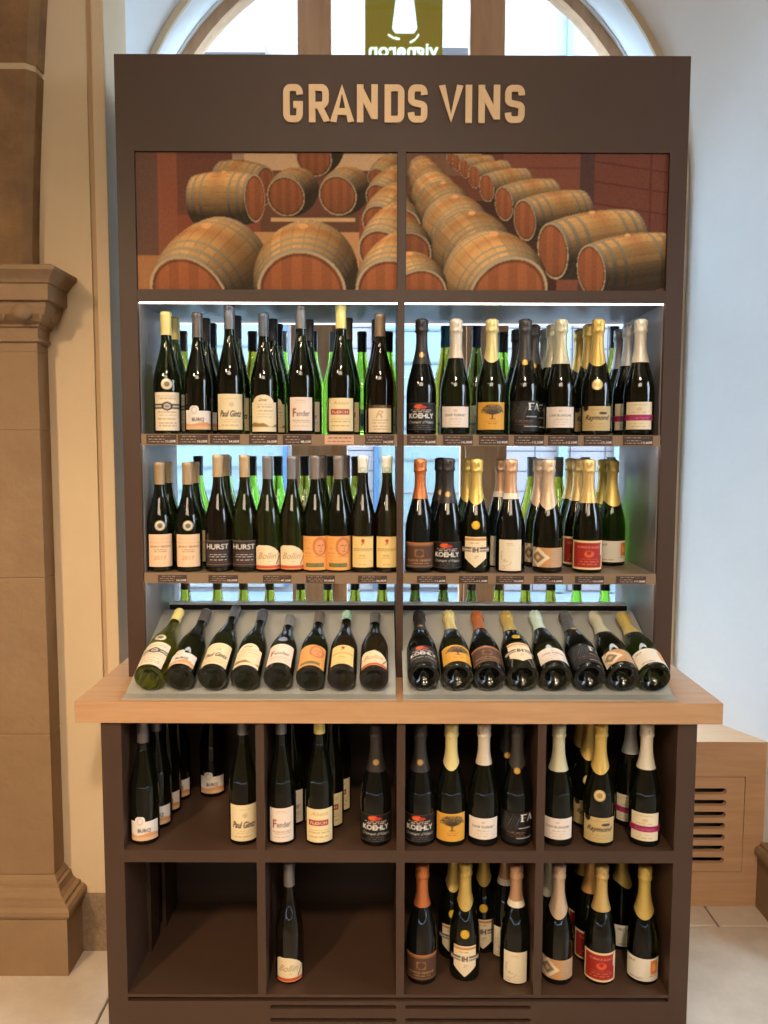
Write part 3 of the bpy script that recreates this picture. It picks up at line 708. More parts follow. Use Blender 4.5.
# slanted trays
TY0, TY1, TY2, TZ0, TZ1 = -.197, -.165, .180, .9005, 1.051
SLOPE = math.atan2(TZ1-.906, TY2-TY1)
def tray(x0, x1, label):
    t = thing('display_tray', label, 'tray', ((x0+x1)/2, TY0, .9), 'slanted steel bottle trays')
    bm = bmesh.new(); P = [(TY0, TZ0), (TY0, TZ0+.003), (TY1, .906), (TY2, TZ1), (TY2+.002, TZ1-.004), (TY1+.004, TZ0)]
    a = [bm.verts.new((x0, y, z)) for y, z in P]; b = [bm.verts.new((x1, y, z)) for y, z in P]
    n = len(P); bm.faces.new(a); bm.faces.new(b[::-1])
    for i in range(n): bm.faces.new((a[(i+1) % n], a[i], b[i], b[(i+1) % n]))
    rpart(link('slanted_plate', bm_mesh(bm, 'slanted_plate'), STEEL), t)
    rpart(box('rear_stand', x0+.01, x1-.01, TY2-.004, TY2+.001, .9005, TZ1-.006, BLACKM), t)
    return t
tray(-.7045, -.0135, 'slanted grey steel tray on the worktop holding eight lying still wine bottles')
tray(.006, .6965, 'slanted grey steel tray on the worktop holding eight lying sparkling bottles')

# ================================================================== BOTTLES
NS = 28
def flute_profile(h, R=.0375, neck=.0142):
    z0 = h*.40; P = [(0.0005, .016), (.012, .013), (.022, .006), (.030, .0006), (R-.003, 0), (R-.0008, .002), (R, .006), (R, z0*.5), (R, z0)]
    z1 = h*.80
    for i in range(1, 13):
        u = i/12; s = 1-u; P.append((neck+(R-neck)*(s**1.25*(1-.0)+.0) if False else neck+(R-neck)*(.5+.5*math.cos(PI*u**.92))**.92, z0+(z1-z0)*u))
    P += [(neck-.0004, h*.86), (neck-.0004, h-.012), (neck+.0006, h-.010), (neck+.0006, h-.002), (neck-.001, h-.0005), (.0005, h-.0005)]
    return P
def champ_profile(h, R=.0412, neck=.0145):
    z0 = h*.34; P = [(0.0005, .030), (.010, .027), (.020, .014), (.029, .003), (R-.006, 0), (R-.0015, .001), (R, .006), (R, z0*.5), (R, z0)]
    z1 = h*.80
    for i in range(1, 13):
        u = i/12; P.append((neck+(R-neck)*(.5+.5*math.cos(PI*u**1.0))**.90, z0+(z1-z0)*u))
    P += [(neck, h*.90), (neck+.001, h-.02), (neck, h-.004), (.0005, h-.003)]
    return P
PROF = {}
def prof_r(P, z):
    zs = [p[1] for p in P[4:-1]]; rs = [p[0] for p in P[4:-1]]
    return float(np.interp(z, zs, rs))
def cap_still(P, h, zb, name):
    zz = np.linspace(zb, h-.001, 9)
    pr = [(prof_r(P, z)+.0007, z) for z in zz[:-1]]
    pr += [(prof_r(P, h-.014)+.0012, h-.0105), (prof_r(P, h-.014)+.0012, h-.003), (prof_r(P, h-.014)+.0004, h+.0006), (.006, h+.001)]
    pr = sorted(set(pr), key=lambda q: (q[1], -q[0]))
    return lathe(pr, NS, name, close_top=True)
def cap_champ(P, h, zb, point, name):
    """foil over a wired cork: pleated skirt, crinkled wire ring and domed head"""
    zw = h-.036
    pr = [(0, zb)]
    N = 9
    for i in range(N+1): pr.append((0, zb+(zw-zb)*i/N))
    pr = pr[1:]
    body = [(prof_r(P, z)+.0011, z) for _, z in pr]
    head = [(.0172, zw+.003), (.0184, zw+.006), (.0172, zw+.010), (.0168, zw+.020), (.0176, zw+.028), (.0166, zw+.034), (.012, zw+.0375), (.004, zw+.0385)]
    allp = body+head; nb = len(body)
    def fz(k, a, r, z):
        if k < nb:
            w = 1-k/(nb-1); c = max(0, math.cos(a+PI/2))
            z2 = z-point*w*c**2.2
            r2 = prof_r(P, z2)+.0011 if k < nb-1 else r
            return r2, z2
        cr = .0012*math.sin(9*a+k*1.7)+.0010*math.sin(5*a-k*2.1)
        return r+cr*(1 if k < nb+6 else .3), z
    return lathe(allp, 36, name, close_top=True, fz=fz)
def label_mesh(name, im, P, z0, z1, arc, off=.0006, az=0):
    """paper wrapped round the bottle; az 0 = facing -Y"""
    R0 = None
    def fn(U, V):
        z = z0+V*(z1-z0); r = np.interp(z, [p[1] for p in P[4:-1]], [p[0] for p in P[4:-1]])+off
        a = -PI/2+math.radians(az)+(U-.5)*math.radians(arc)
        return r*np.cos(a), r*np.sin(a), z
    return grid_mesh(name, im, fn)
def disc_img(c0, c1, c2=None, n=16):
    im = Img(n, n, c0); im.ring(.5, .5, .5, .5, .16, c1)
    if c2: im.ell(.5, .5, .24, .26, c2)
    im.cut((im.X-.5)**2+(im.Y-.5)**2 <= .25); return im

CREAM = (238, 222, 186); INK = (70, 52, 44)
def lb_medal():
    im = Img(40, 56, (240, 224, 196)); im.rect(0, .30, 1, .335, (40, 32, 30)); im.rect(0, .335, 1, .40, (214, 200, 176)); im.rect(0, .40, 1, .435, (40, 32, 30))
    im.ell(.5, .365, .19, .11, (40, 32, 30)); im.ell(.5, .365, .13, .075, (206, 196, 180)); im.text('IG', .44, .335, .56, .395, INK)
    im.lines((.10, .16), .1, .9, (190, 160, 120), .03, .7); im.lines((.52, .60, .70, .80, .88), .12, .88, (176, 146, 112), .028, .7); return im
def lb_tab():
    im = Img(48, 34, (236, 228, 218)); im.put(im.Y > .74+.05*np.sin(im.X*7), (222, 158, 104)); im.put(im.Y > .86, (232, 190, 146))
    im.text('BURCI', .28, .52, .70, .66, (70, 60, 60), .02); im.ring(.36, .22, .10, .15, .25, (200, 190, 180))
    top = np.where(np.abs(im.X-.36) < .17, .02+(np.abs(im.X-.36)/.17)**3*.12, .20+.04*(im.X > .5)); im.cut(im.Y > top); return im
def lb_script():
    im = Img(52, 66, (238, 220, 176)); im.text('Paul Gintz', .12, .46, .92, .64, (52, 36, 34), .015, .35)
    im.ell(.55, .29, .09, .07, (214, 196, 160)); im.lines((.13,), .3, .75, (190, 168, 128), .02); im.lines((.72, .78, .88), .18, .85, (182, 158, 116), .022, .7); return im
def lb_arch():
    im = Img(48, 64, (242, 224, 186)); im.text('Zinner', .30, .10, .62, .17, (90, 70, 60), .01, .4); im.lines((.26, .33, .44, .52, .60), .2, .85, (176, 150, 112), .022, .75)
    h = .80-.05*np.sin(im.X*6)-.02*np.sin(im.X*15); im.put((im.Y > h) & (im.Y < .88), (176, 142, 84)); im.put((im.Y > h+.03) & (im.Y < .86), (128, 100, 62), .6)
    top = np.where(np.abs(im.X-.47) < .38, .20*(1-np.sqrt(np.clip(1-((im.X-.47)/.38)**2, 0, 1))), .20); im.cut(im.Y > top); return im
def lb_fender():
    im = Img(48, 60, (240, 222, 204)); im.text('F', .16, .34, .30, .58, (150, 70, 50), .02); im.text('ender', .32, .40, .86, .57, (110, 90, 84), .005)
    im.lines((.10, .16), .25, .75, (200, 180, 160), .025); im.lines((.70, .76, .86), .14, .88, (176, 140, 118), .025, .7); return im
def lb_flesch():
    im = Img(50, 62, (242, 222, 172)); im.text('Alsace', .2, .08, .8, .20, (186, 156, 100), .0, .4, .8); im.rect(.13, .34, .80, .50, (160, 44, 30)); im.text('FLESCH', .18, .375, .75, .465, (245, 230, 205), .03)
    im.lines((.64, .71, .84), .1, .88, (184, 150, 84), .026, .7); return im
def lb_r():
    im = Img(46, 50, (238, 220, 184)); im.rect(0, 0, 1, .12, (66, 50, 34)); im.text('CUVEE', .25, .03, .78, .10, (190, 150, 80), .02); im.text('R', .34, .20, .62, .48, (196, 160, 110), .0, .3)
    im.lines((.56, .66, .78, .88), .18, .85, (182, 150, 116), .026, .7); return im
def lb_koehly():
    im = Img(56, 56, (9, 8, 7)); im.rect(.02, .02, .98, .04, (120, 90, 60)); im.rect(.96, .02, .98, .98, (90, 80, 72)); im.rect(.02, .02, .04, .98, (90, 80, 72)); im.rect(.02, .96, .98, .98, (120, 110, 100))
    im.ell(.42, .14, .14, .09, (226, 92, 40)); im.ell(.56, .16, .10, .05, (196, 50, 40)); im.lines((.27, .33), .18, .84, (210, 190, 175), .04, .9)
    im.text('KOEHLY', .12, .38, .88, .57, (240, 236, 228), .045); im.text('Cremant d\'Alsace', .10, .64, .90, .76, (220, 214, 204), .02, .4); im.lines((.83, .90), .2, .8, (180, 170, 160), .03, .8); return im
def lb_white(txt='CAVE TURNET'):
    im = Img(54, 40, (240, 226, 212)); im.text(txt, .14, .36, .86, .47, (120, 106, 96), .015); im.ell(.5, .20, .06, .06, (216, 200, 184)); im.lines((.60, .74, .86), .25, .75, (190, 172, 156), .03, .7); return im
def lb_tree():
    im = Img(50, 58, (226, 168, 62)); im.ell(.56, .26, .34, .20, (126, 104, 66), .55)
    for k in range(26):
        a = PI*(.04+.92*k/25); r = .20+.14*random.random(); im.line(.54, .46, .55+r*1.05*math.cos(a), .40-r*.85*math.sin(a), .016, (66, 52, 42))
    for k in range(60):
        a = random.random()*PI; r = .22+.13*random.random(); im.ell(.55+r*1.1*math.cos(a), .38-r*.85*math.sin(a), .02, .018, (70, 56, 44))
    im.line(.54, .60, .54, .40, .05, (66, 50, 40)); im.line(.46, .615, .63, .615, .018, (70, 50, 40)); im.lines((.70, .77), .3, .75, (176, 96, 40), .03, .7); return im
def lb_fa(base=(11, 9, 9), ink=(240, 236, 228)):
    im = Img(58, 62, base)
    for k in range(9): im.line(.02+k*.055, .62+.02*(k % 3), .22+k*.05, .05+.05*(k % 4), .014, tuple(np.array(ink)*.55), .8)
    im.rect(.62, .08, .67, .30, ink); im.rect(.60, .06, .80, .09, ink); im.rect(.60, .28, .70, .31, ink); im.rect(.67, .17, .76, .20, ink)
    im.line(.80, .30, .88, .08, .03, ink); im.line(.88, .08, .97, .30, .05, ink); im.line(.83, .23, .93, .23, .02, ink)
    im.rect(.55, .50, .90, .53, ink, .8); im.lines((.66, .72, .78), .2, .75, (170, 120, 90), .025, .9); im.rect(.5, .82, .95, .86, ink, .85); return im
def lb_ray():
    im = Img(54, 48, (206, 180, 124)); im.text('Raymond', .14, .36, .92, .62, (56, 44, 34), .015, .4); im.ell(.70, .28, .13, .06, (70, 60, 44)); im.lines((.14, .72, .84), .15, .85, (150, 124, 78), .028, .7)
    im.ell(.14, .06, .10, .14, (24, 22, 22)); return im
def lb_mag():
    im = Img(50, 58, (240, 224, 188)); im.rect(0, .46, 1, .68, (162, 28, 84)); im.text('Crement', .22, .51, .8, .63, (220, 140, 170), .0, .3); im.ell(.5, .26, .09, .07, (220, 198, 160)); im.lines((.10, .38, .78, .90), .2, .8, (196, 172, 132), .025, .7)
    im.cut((im.X > .07) & (im.X < .93) | (im.Y > .46) & (im.Y < .68)); return im
def lb_peach():
    im = Img(48, 64, (240, 204, 166)); im.lines((.14, .20), .1, .9, (214, 176, 136), .02); im.text('GRAND RESERVE', .08, .34, .92, .41, (150, 104, 76), .01); im.lines((.47, .53), .2, .8, (176, 128, 96), .025, .8); im.text('2017', .24, .66, .72, .78, (206, 130, 86), .0); im.rect(0, .25, 1, .262, (206, 166, 126)); return im
def lb_hurst():
    im = Img(54, 60, (40, 34, 34)); im.rect(0, .02, 1, .035, (160, 140, 110)); im.rect(0, .90, 1, .915, (190, 160, 120)); im.text('HURST', .06, .14, .84, .34, (236, 232, 222), .02); im.rect(.1, .43, .9, .455, (150, 50, 40))
    im.lines((.54, .62, .74), .12, .8, (220, 212, 200), .035, .9); im.rect(.1, .80, .85, .815, (160, 60, 44)); return im
def lb_curve():
    im = Img(52, 46, (238, 218, 178)); im.text('Bollin', .12, .32, .80, .58, (180, 146, 104), .0, .4); im.line(.97, .42, .80, .80, .03, (120, 96, 74)); im.put(im.Y > .84, (206, 86, 48)); im.put(im.Y > .95, (226, 150, 100))
    im.lines((.68,), .4, .6, (170, 130, 90)); top = .02+.42*np.clip((im.X-.40)/.6, 0, 1)**2.2+.12*np.clip((.2-im.X)/.2, 0, 1)**2; im.cut(im.Y > top); return im
def lb_face():
    im = Img(54, 64, (234, 168, 92)); im.ell(.66, .30, .26, .28, (196, 108, 62), .8); im.ell(.66, .32, .18, .21, (226, 156, 98)); im.line(.58, .27, .66, .265, .02, (120, 60, 40)); im.line(.72, .265, .79, .27, .02, (120, 60, 40))
    im.line(.69, .30, .71, .40, .014, (160, 90, 60)); im.line(.63, .45, .74, .45, .018, (170, 60, 50)); im.line(.50, .60, .85, .60, .03, (206, 126, 76)); im.lines((.10, .20, .36, .50, .60), .04, .4, (206, 130, 70), .02, .6)
    im.rect(.14, .80, .80, .90, (96, 100, 56)); im.text('TRADITION', .18, .825, .76, .875, (190, 190, 120), .0); return im
def lb_yellow():
    im = Img(42, 58, (236, 206, 134)); im.ell(.50, .14, .07, .06, (190, 70, 40)); im.line(.50, .16, .44, .28, .03, (180, 80, 50)); im.line(.52, .16, .54, .26, .02, (180, 80, 50)); im.rect(.05, .40, .95, .415, (150, 116, 70)); im.rect(.05, .45, .95, .46, (180, 140, 84))
    im.lines((.62, .70, .90), .3, .7, (170, 134, 80), .022, .7); im.rect(0, 0, 1, .02, (190, 150, 90)); return im
def lb_brown():
    im = Img(54, 52, (84, 56, 40)); im.rect(0, .0, 1, .10, (176, 110, 60)); im.rect(.02, .12, .98, .14, (170, 140, 100)); im.rect(.02, .92, .98, .94, (170, 140, 100)); im.rect(.36, .26, .62, .58, (150, 104, 64)); im.ell(.49, .42, .10, .13, (84, 56, 40)); im.line(.38, .56, .60, .30, .02, (84, 56, 40))
    im.text('ALSACE RESERVE', .12, .66, .86, .74, (206, 160, 110), .02); im.lines((.82,), .25, .75, (190, 150, 100), .04, .8); return im
def lb_shield():
    im = Img(60, 66, (242, 222, 186)); a = np.abs(im.X-.5); im.rect(0, .05, 1, .12, (206, 146, 70)); im.lines((.20,), .32, .68, (150, 120, 90)); im.rect(0, .33, 1, .40, (96, 84, 80)); im.rect(0, .43, 1, .49, (150, 136, 124))
    im.ell(.5, .41, .13, .13, (242, 222, 186)); im.text('IH', .42, .33, .58, .50, (50, 40, 40), .03); im.lines((.62, .68), .4, .6, (160, 130, 100))
    im.cut(((a < .33) & (im.Y < .70+(.33-a)*.9)) | ((im.Y > .33) & (im.Y < .49) & (a < .46))); return im
def lb_tall():
    im = Img(44, 66, (240, 226, 196)); im.lines((.12, .17), .3, .7, (190, 166, 130), .02)
    p = (.2, .4)
    for k in range(16):
        q = (min(.88, max(.12, p[0]+random.uniform(-.25, .33))), .38+.035*k+random.uniform(-.05, .05)); im.line(p[0], p[1], q[0], q[1], .014, (170, 148, 118), .8); p = q if q[0] < .8 else (.15, q[1])
    return im
def lb_diam():
    im = Img(58, 38, (206, 154, 100)); im.put(im.X > .60, (196, 160, 126)); im.put(np.abs(im.X-.24)+np.abs(im.Y-.5)*.62 < .32, (240, 220, 186)); im.put(np.abs(im.X-.22)+np.abs(im.Y-.5)*.62 < .20, (150, 120, 86)); im.put(np.abs(im.X-.22)+np.abs(im.Y-.5)*.62 < .08, (216, 190, 150))
    im.lines((.2, .35, .5, .65, .8), .62, .98, (180, 146, 112), .05, .5); im.put((im.X < .10) & (np.abs(im.Y-.5) > .1), (236, 214, 180)); return im
def lb_red():
    im = Img(54, 54, (242, 214, 160)); im.rect(.08, .08, .93, .93, (168, 40, 30)); im.text('DOMAINE ALSACE', .2, .18, .88, .26, (236, 180, 140), .01); im.ell(.54, .46, .14, .12, (226, 96, 50)); im.ell(.54, .42, .06, .06, (168, 40, 30)); im.lines((.64, .72, .82), .2, .85, (226, 140, 100), .03, .8); im.rect(.88, .1, .92, .5, (250, 240, 220)); return im
def lb_orange():
    im = Img(54, 44, (240, 232, 214)); im.rect(.70, .10, .94, .70, (230, 132, 48)); im.text('B', .77, .25, .87, .55, (246, 200, 140), .03); im.text('BRUT', .1, .14, .3, .24, (130, 120, 104), .01); im.lines((.78,), .6, .95, (150, 140, 124), .05, .8); im.lines((.88,), .05, .5, (150, 140, 124), .04, .8); return im

# capsule colours: (rgb, metallic, rough)
CAPM = {}
def capmat(rgb, metal, rough):
    k = 'foil_%d_%d_%d' % rgb
    return mat(k, rgb, rough, metal, bump=.15 if metal > .2 else 0, bscale=260)
V = {}   # variant: kind, height, glass, capsule colour, metal, cap bottom fraction/len, point, label fn, z0, z1, arc, extras
def var(name, kind, h, glass, cap, metal, caplen, lab, z0, z1, arc, desc, point=0, extra=None, crough=.4):
    V[name] = dict(kind=kind, h=h, glass=glass, cap=cap, metal=metal, caplen=caplen, lab=lab, z0=z0, z1=z1, arc=arc, desc=desc, point=point, extra=extra or [], crough=crough)

var('medal', 'f', .33, 'dkol', (242, 224, 140), .05, .062, lb_medal, .009, .112, 112, 'cream capsule and black-belted label', extra=[('disc', .134, .0145, (242, 230, 204), (206, 186, 146), (140, 126, 100))])
var('tab', 'f', .328, 'dark', (112, 106, 104), .5, .066, lb_tab, .012, .078, 118, 'grey capsule and low white tab-topped label', extra=[('ringlip',)])
var('script', 'f', .350, 'dark', (122, 124, 128), .5, .066, lb_script, .012, .108, 118, 'grey capsule and cream script label')
var('arch', 'f', .327, 'dark', (104, 108, 116), .5, .062, lb_arch, .007, .106, 116, 'grey capsule and arched cream label')
var('fender', 'f', .350, 'dark', (128, 128, 126), .5, .064, lb_fender, .010, .100, 104, 'silver grey capsule and pinkish white label')
var('flesch', 'f', .351, 'dark', (244, 228, 140), .05, .064, lb_flesch, .009, .098, 120, 'yellow cream capsule and red-boxed label')
var('rr', 'f', .326, 'brown', (150, 128, 100), .4, .060, lb_r, .006, .080, 108, 'bronze capsule and beige dark-topped label')
var('peach', 'f', .300, 'dark', (176, 148, 112), .4, .060, lb_peach, .014, .104, 108, 'tan capsule and peach label', extra=[('disc', .128, .0140, (236, 226, 200), (150, 140, 110), (120, 120, 110))])
var('hurst', 'f', .321, 'brown', (188, 160, 120), .4, .060, lb_hurst, .014, .088, 128, 'tan capsule and black label')
var('curve', 'f', .318, 'brown', (128, 124, 122), .5, .062, lb_curve, .008, .076, 118, 'grey capsule and wave-topped cream label')
var('face', 'f', .320, 'dark', (136, 122, 112), .5, .064, lb_face, .006, .100, 124, 'brown grey capsule and orange portrait label')
var('yellow', 'f', .320, 'brown', (226, 224, 208), .1, .046, lb_yellow, .014, .100, 96, 'white capsule and pale yellow label', extra=[('disc', .282, .0075, (214, 226, 206), (120, 150, 120), None)])
var('koehly', 'c', .313, 'black', (58, 54, 52), .35, .122, lb_koehly, .012, .086, 136, 'black foil and black label with white print', extra=[('disc', .216, .0085, (190, 150, 96), (60, 50, 40), None)])
var('white', 'c', .313, 'dark', (226, 210, 186), .25, .105, lb_white, .020, .076, 118, 'pearl foil and low white label')
var('tree', 'c', .313, 'dark', (232, 214, 146), .3, .102, lb_tree, .014, .088, 118, 'pale gold foil and amber tree label', point=.016)
var('fa', 'c', .313, 'black', (70, 66, 62), .35, .104, lb_fa, .010, .092, 140, 'black foil and slashed black label', point=.012, extra=[('disc', .196, .008, (216, 170, 80), (160, 120, 50), None)])
var('white2', 'c', .313, 'dark', (214, 206, 170), .3, .120, lambda: lb_white('CAVE BLANCHE'), .020, .076, 120, 'silvery foil and low white label')
var('ray', 'c', .314, 'dark', (226, 190, 104), .45, .112, lb_ray, .012, .078, 124, 'gold foil and khaki label', point=.016, extra=[('disc', .136, .0145, (240, 222, 170), (190, 150, 90), (200, 160, 90))])
var('mag', 'c', .314, 'dark', (236, 226, 204), .2, .116, lb_mag, .016, .090, 124, 'white foil and magenta-banded label')
var('brown', 'c', .311, 'black', (206, 122, 70), .5, .108, lb_brown, .014, .084, 138, 'copper foil and brown label')
var('shield', 'c', .311, 'dark', (222, 190, 104), .5, .104, lb_shield, .014, .100, 132, 'gold foil and shield-shaped label', point=.020, extra=[('disc', .132, .0115, (232, 190, 60), (196, 150, 40), None)])
var('tall', 'c', .311, 'black', (208, 162, 124), .4, .100, lb_tall, .006, .092, 92, 'rose gold foil and tall cream label', extra=[('collar', (238, 226, 206))])
var('diam', 'c', .311, 'dark', (216, 186, 152), .4, .116, lb_diam, .016, .070, 140, 'champagne foil and diamond label', point=.020)
var('red', 'c', .311, 'dark', (222, 186, 116), .45, .118, lb_red, .010, .090, 138, 'gold foil and red label')
var('orange', 'c', .308, 'dkol', (224, 194, 106), .45, .118, lb_orange, .012, .074, 138, 'gold foil and white label with orange square', point=.016)
var('rose', 'f', .300, 'dark', (150, 150, 148), .5, .060, lb_fender, .018, .104, 112, 'silver capsule and pale pink label', extra=[('disc', .128, .0120, (150, 160, 176), (120, 130, 150), None)])
def build_meshes(nm):
    v = V[nm]; P = flute_profile(v['h']) if v['kind'] == 'f' else champ_profile(v['h']); h = v['h']
    v['P'] = P; v['body'] = lathe(P, NS, 'glass_body')
    v['capme'] = cap_still(P, h, h-v['caplen'], 'capsule') if v['kind'] == 'f' else cap_champ(P, h, h-v['caplen'], v['point'], 'foil')
    v['labme'] = label_mesh('paper_label', v['lab'](), P, v['z0'], v['z1'], v['arc'])
    v['ex'] = []
    for e in v['extra']:
        if e[0] == 'disc':
            _, z, r, c0, c1, c2 = e; R0 = prof_r(P, z); arc = math.degrees(2*r/R0)
            v['ex'].append(('seal', label_mesh('seal', disc_img(c0, c1, c2), P, z-r, z+r, arc, .0012 if z < h-v['caplen']-.03 else .0022), PRINTM))
        if e[0] == 'collar':
            zb = h-v['caplen']
            v['ex'].append(('collar', lathe([(prof_r(P, z)+.0016, z) for z in (zb-.008, zb-.003, zb+.003, zb+.008)], NS, 'collar'), mat('collar_paper', e[1], .5)))
for k in V: build_meshes(k)
MCACHE = {}
def mesh_with(me, m):
    key = (me.name, m.name)
    if key not in MCACHE:
        c = me.copy(); c.materials.clear(); c.materials.append(m); MCACHE[key] = c
    return MCACHE[key]
def bottle(nm, x, y, z, label, group, glass=None, cap=None, rz=None, lying=False, label_on=True, seals=True, h=None, metal=None):
    v = V[nm]; name = 'wine_bottle' if v['kind'] == 'f' else 'sparkling_wine_bottle'
    t = thing(name, label, 'bottle', (x, y, z), group)
    gm = GLASSES[glass or v['glass']]
    cm = capmat(cap or v['cap'], v['metal'] if metal is None else metal, v['crough'])
    link('glass_body', mesh_with(v['body'], gm), None, t)
    link('capsule' if v['kind'] == 'f' else 'foil', mesh_with(v['capme'], cm), None, t)
    if label_on: link('paper_label', mesh_with(v['labme'], PRINT), None, t)
    if seals:
        for n2, me, m in v['ex']: link(n2, mesh_with(me, m), None, t)
    if rz is None: rz = -math.atan2(x-CX, y+CD)*.85
    t.rotation_euler = (0, 0, rz)
    if h: t.scale = (1, 1, h/v['h'])
    if lying:
        t.rotation_euler = (0, 0, 0)
        ang = math.radians(18.6)       # axis rises to the back
        t.matrix_world = Matrix.Translation((x, y, z))@Matrix.Rotation(-(PI/2-ang), 4, 'X')@Matrix.Rotation(rz, 4, 'Z')
    return t
def put(nm, px, Y, zs, label, group, **k):
    h = k.get('h') or V[nm]['h']
    x = px_x(px, Y, zs+h*.5)
    return bottle(nm, x, Y, zs+.0004, label, group, **k)

# ---- upper shelf, left bay
Z1, Z2 = S1T+.001, S2T+.0002
FR, SE, TH, RE = .050, .142, .232, .312
gU1, gU2, gM1, gM2 = 'still wine bottles on the upper shelf', 'sparkling bottles on the upper shelf', 'still wine bottles on the middle shelf', 'sparkling bottles on the middle shelf'
DK = 'dark wine bottle with '
for nm, px, d in (('medal', 167, ''), ('tab', 198, ''), ('script', 230, ''), ('arch', 264, ''), ('fender', 301, ''), ('flesch', 341, ''), ('rr', 380, '')):
    put(nm, px, FR, Z1, ('green-tinted' if nm == 'medal' else 'dark')+' wine bottle with %s, front of upper shelf' % V[nm]['desc'], gU1, seals=True)
UB = [('medal', 175.5, SE, 'cream-capped bottle second in the leftmost file of the upper shelf', {}),
      ('tab', 206, SE, 'dark-capped bottle second behind the white tab-topped label, upper shelf', dict(cap=(60, 56, 54))),
      ('tab', 212.5, TH, 'dark-capped bottle third behind the white tab-topped label, upper shelf', dict(cap=(50, 48, 48))),
      ('script', 237, SE, 'dark-capped bottle second behind the cream script label, upper shelf', dict(cap=(44, 42, 44), h=.335)),
      ('arch', 273, SE, 'dark bottle second behind the arched cream label, upper shelf', dict(cap=(44, 42, 44))),
      ('arch', 278.5, TH, 'dark bottle third behind the arched cream label, upper shelf', dict(cap=(40, 38, 40))),
      ('fender', 309, SE, 'dark bottle second behind the pinkish white label, upper shelf', dict(cap=(70, 68, 66), h=.325)),
      ('flesch', 347.5, SE, 'dark bottle second behind the red-boxed label, upper shelf', dict(cap=(84, 70, 50), h=.33)),
      ('rr', 376.5, SE, 'brown-capped bottle second behind the beige dark-topped label, upper shelf', dict(cap=(96, 84, 66)))]
for nm, px, Y, lb, kw in UB: put(nm, px, Y, Z1, lb, gU1, **kw)
gRU, gRM, gRL = 'bottles facing the window at the back of the upper shelf', 'bottles facing the window at the back of the middle shelf', 'bottles on the low ledge behind the trays'
REAR = [(183.5, 'olive', (84, 66, 50), 'olive glass bottle with brown cap at the window side, leftmost, upper shelf'),
        (253, 'olive', (24, 24, 30), 'olive glass bottle with black cap backlit between script and arched labels'),
        (283, 'green', (196, 206, 200), 'green glass bottle with pale cap at the window side, left bay, upper shelf'),
        (313, 'green', (20, 22, 28), 'bright green black-capped bottle backlit right of the pinkish white label'),
        (334, 'green', (150, 170, 180), 'bright green bottle with blue grey cap backlit left of the red-boxed label'),
        (362, 'green', (18, 22, 22), 'bright green bottle with black cap and blue dot on its back label'),
        (388, 'green', (18, 22, 22), 'bright green black-capped bottle beside the middle divider, upper shelf'),
        (445, 'olive', (24, 104, 128), 'olive glass bottle with teal cap at the window side, upper right bay'),
        (476, 'dkol', (28, 36, 76), 'olive glass bottle with navy cap at the window side, upper right bay'),
        (502.5, 'green', (20, 24, 26), 'green glass black-capped bottle backlit right of the amber tree label'),
        (613, 'olive', (40, 44, 52), 'olive glass bottle with round dark top backlit right of gold foil, upper shelf')]
backlab = Img(20, 24, (150, 168, 160)); backlab.ell(.5, .52, .36, .30, (20, 50, 130)); 
backlab2 = Img(20, 24, (168, 176, 160)); backlab2.ell(.6, .4, .16, .12, (190, 60, 50)); backlab2.rect(0, .62, 1, .67, (60, 60, 80))
VB = V['arch']; me_b1 = label_mesh('back_label', backlab, VB['P'], .02, .082, 70, .0008); me_b2 = label_mesh('back_label', backlab2, VB['P'], .006, .09, 70, .0008)
for k, (px, gl, cp, lb) in enumerate(REAR):
    hh = {0: .322, 445: .335, 476: .335, 613: .335}.get(px, .317)
    t = put('arch', px, RE, Z1, lb, gRU, glass=gl, cap=cp, label_on=False, seals=False, h=hh, metal=.1)
    if px == 362: link('back_label', mesh_with(me_b1, PRINT), None, t)
    elif px in (388, 313, 334, 476, 445): link('back_label', mesh_with(me_b2, PRINT), None, t)
# ---- upper shelf, right bay
for nm, px in (('koehly', 421.5), ('white', 455.5), ('tree', 491.3), ('fa', 524.5), ('white2', 560.5), ('ray', 597), ('mag', 639.5)):
    put(nm, px, FR, Z1, 'sparkling bottle with %s, front of upper shelf' % V[nm]['desc'], gU2)
for nm, px, Y, lb, kw in (
    ('fa', 516.5, TH, 'black-foiled bottle third behind the slashed black label, upper shelf', {}),
    ('fa', 533, SE, 'black-foiled bottle second behind the slashed black label, upper shelf', {}),
    ('white2', 551.5, SE, 'silver-foiled bottle second behind a low white label, upper right bay', {}),
    ('white2', 544.5, TH, 'silver-foiled bottle third behind a low white label, upper right bay', dict(cap=(190, 190, 184))),
    ('ray', 588, SE, 'gold-foiled bottle second behind the khaki label, upper shelf', {}),
    ('ray', 579, TH, 'gold-foiled bottle third behind the khaki label, upper shelf', {}),
    ('mag', 627.5, SE, 'silver-foiled bottle second behind the magenta-banded label, upper shelf', dict(cap=(206, 206, 204))),
    ('mag', 618.5, TH, 'silver-foiled bottle third behind the magenta-banded label, upper shelf', dict(cap=(176, 172, 170)))):
    put(nm, px, Y, Z1, lb, gU2, **kw)
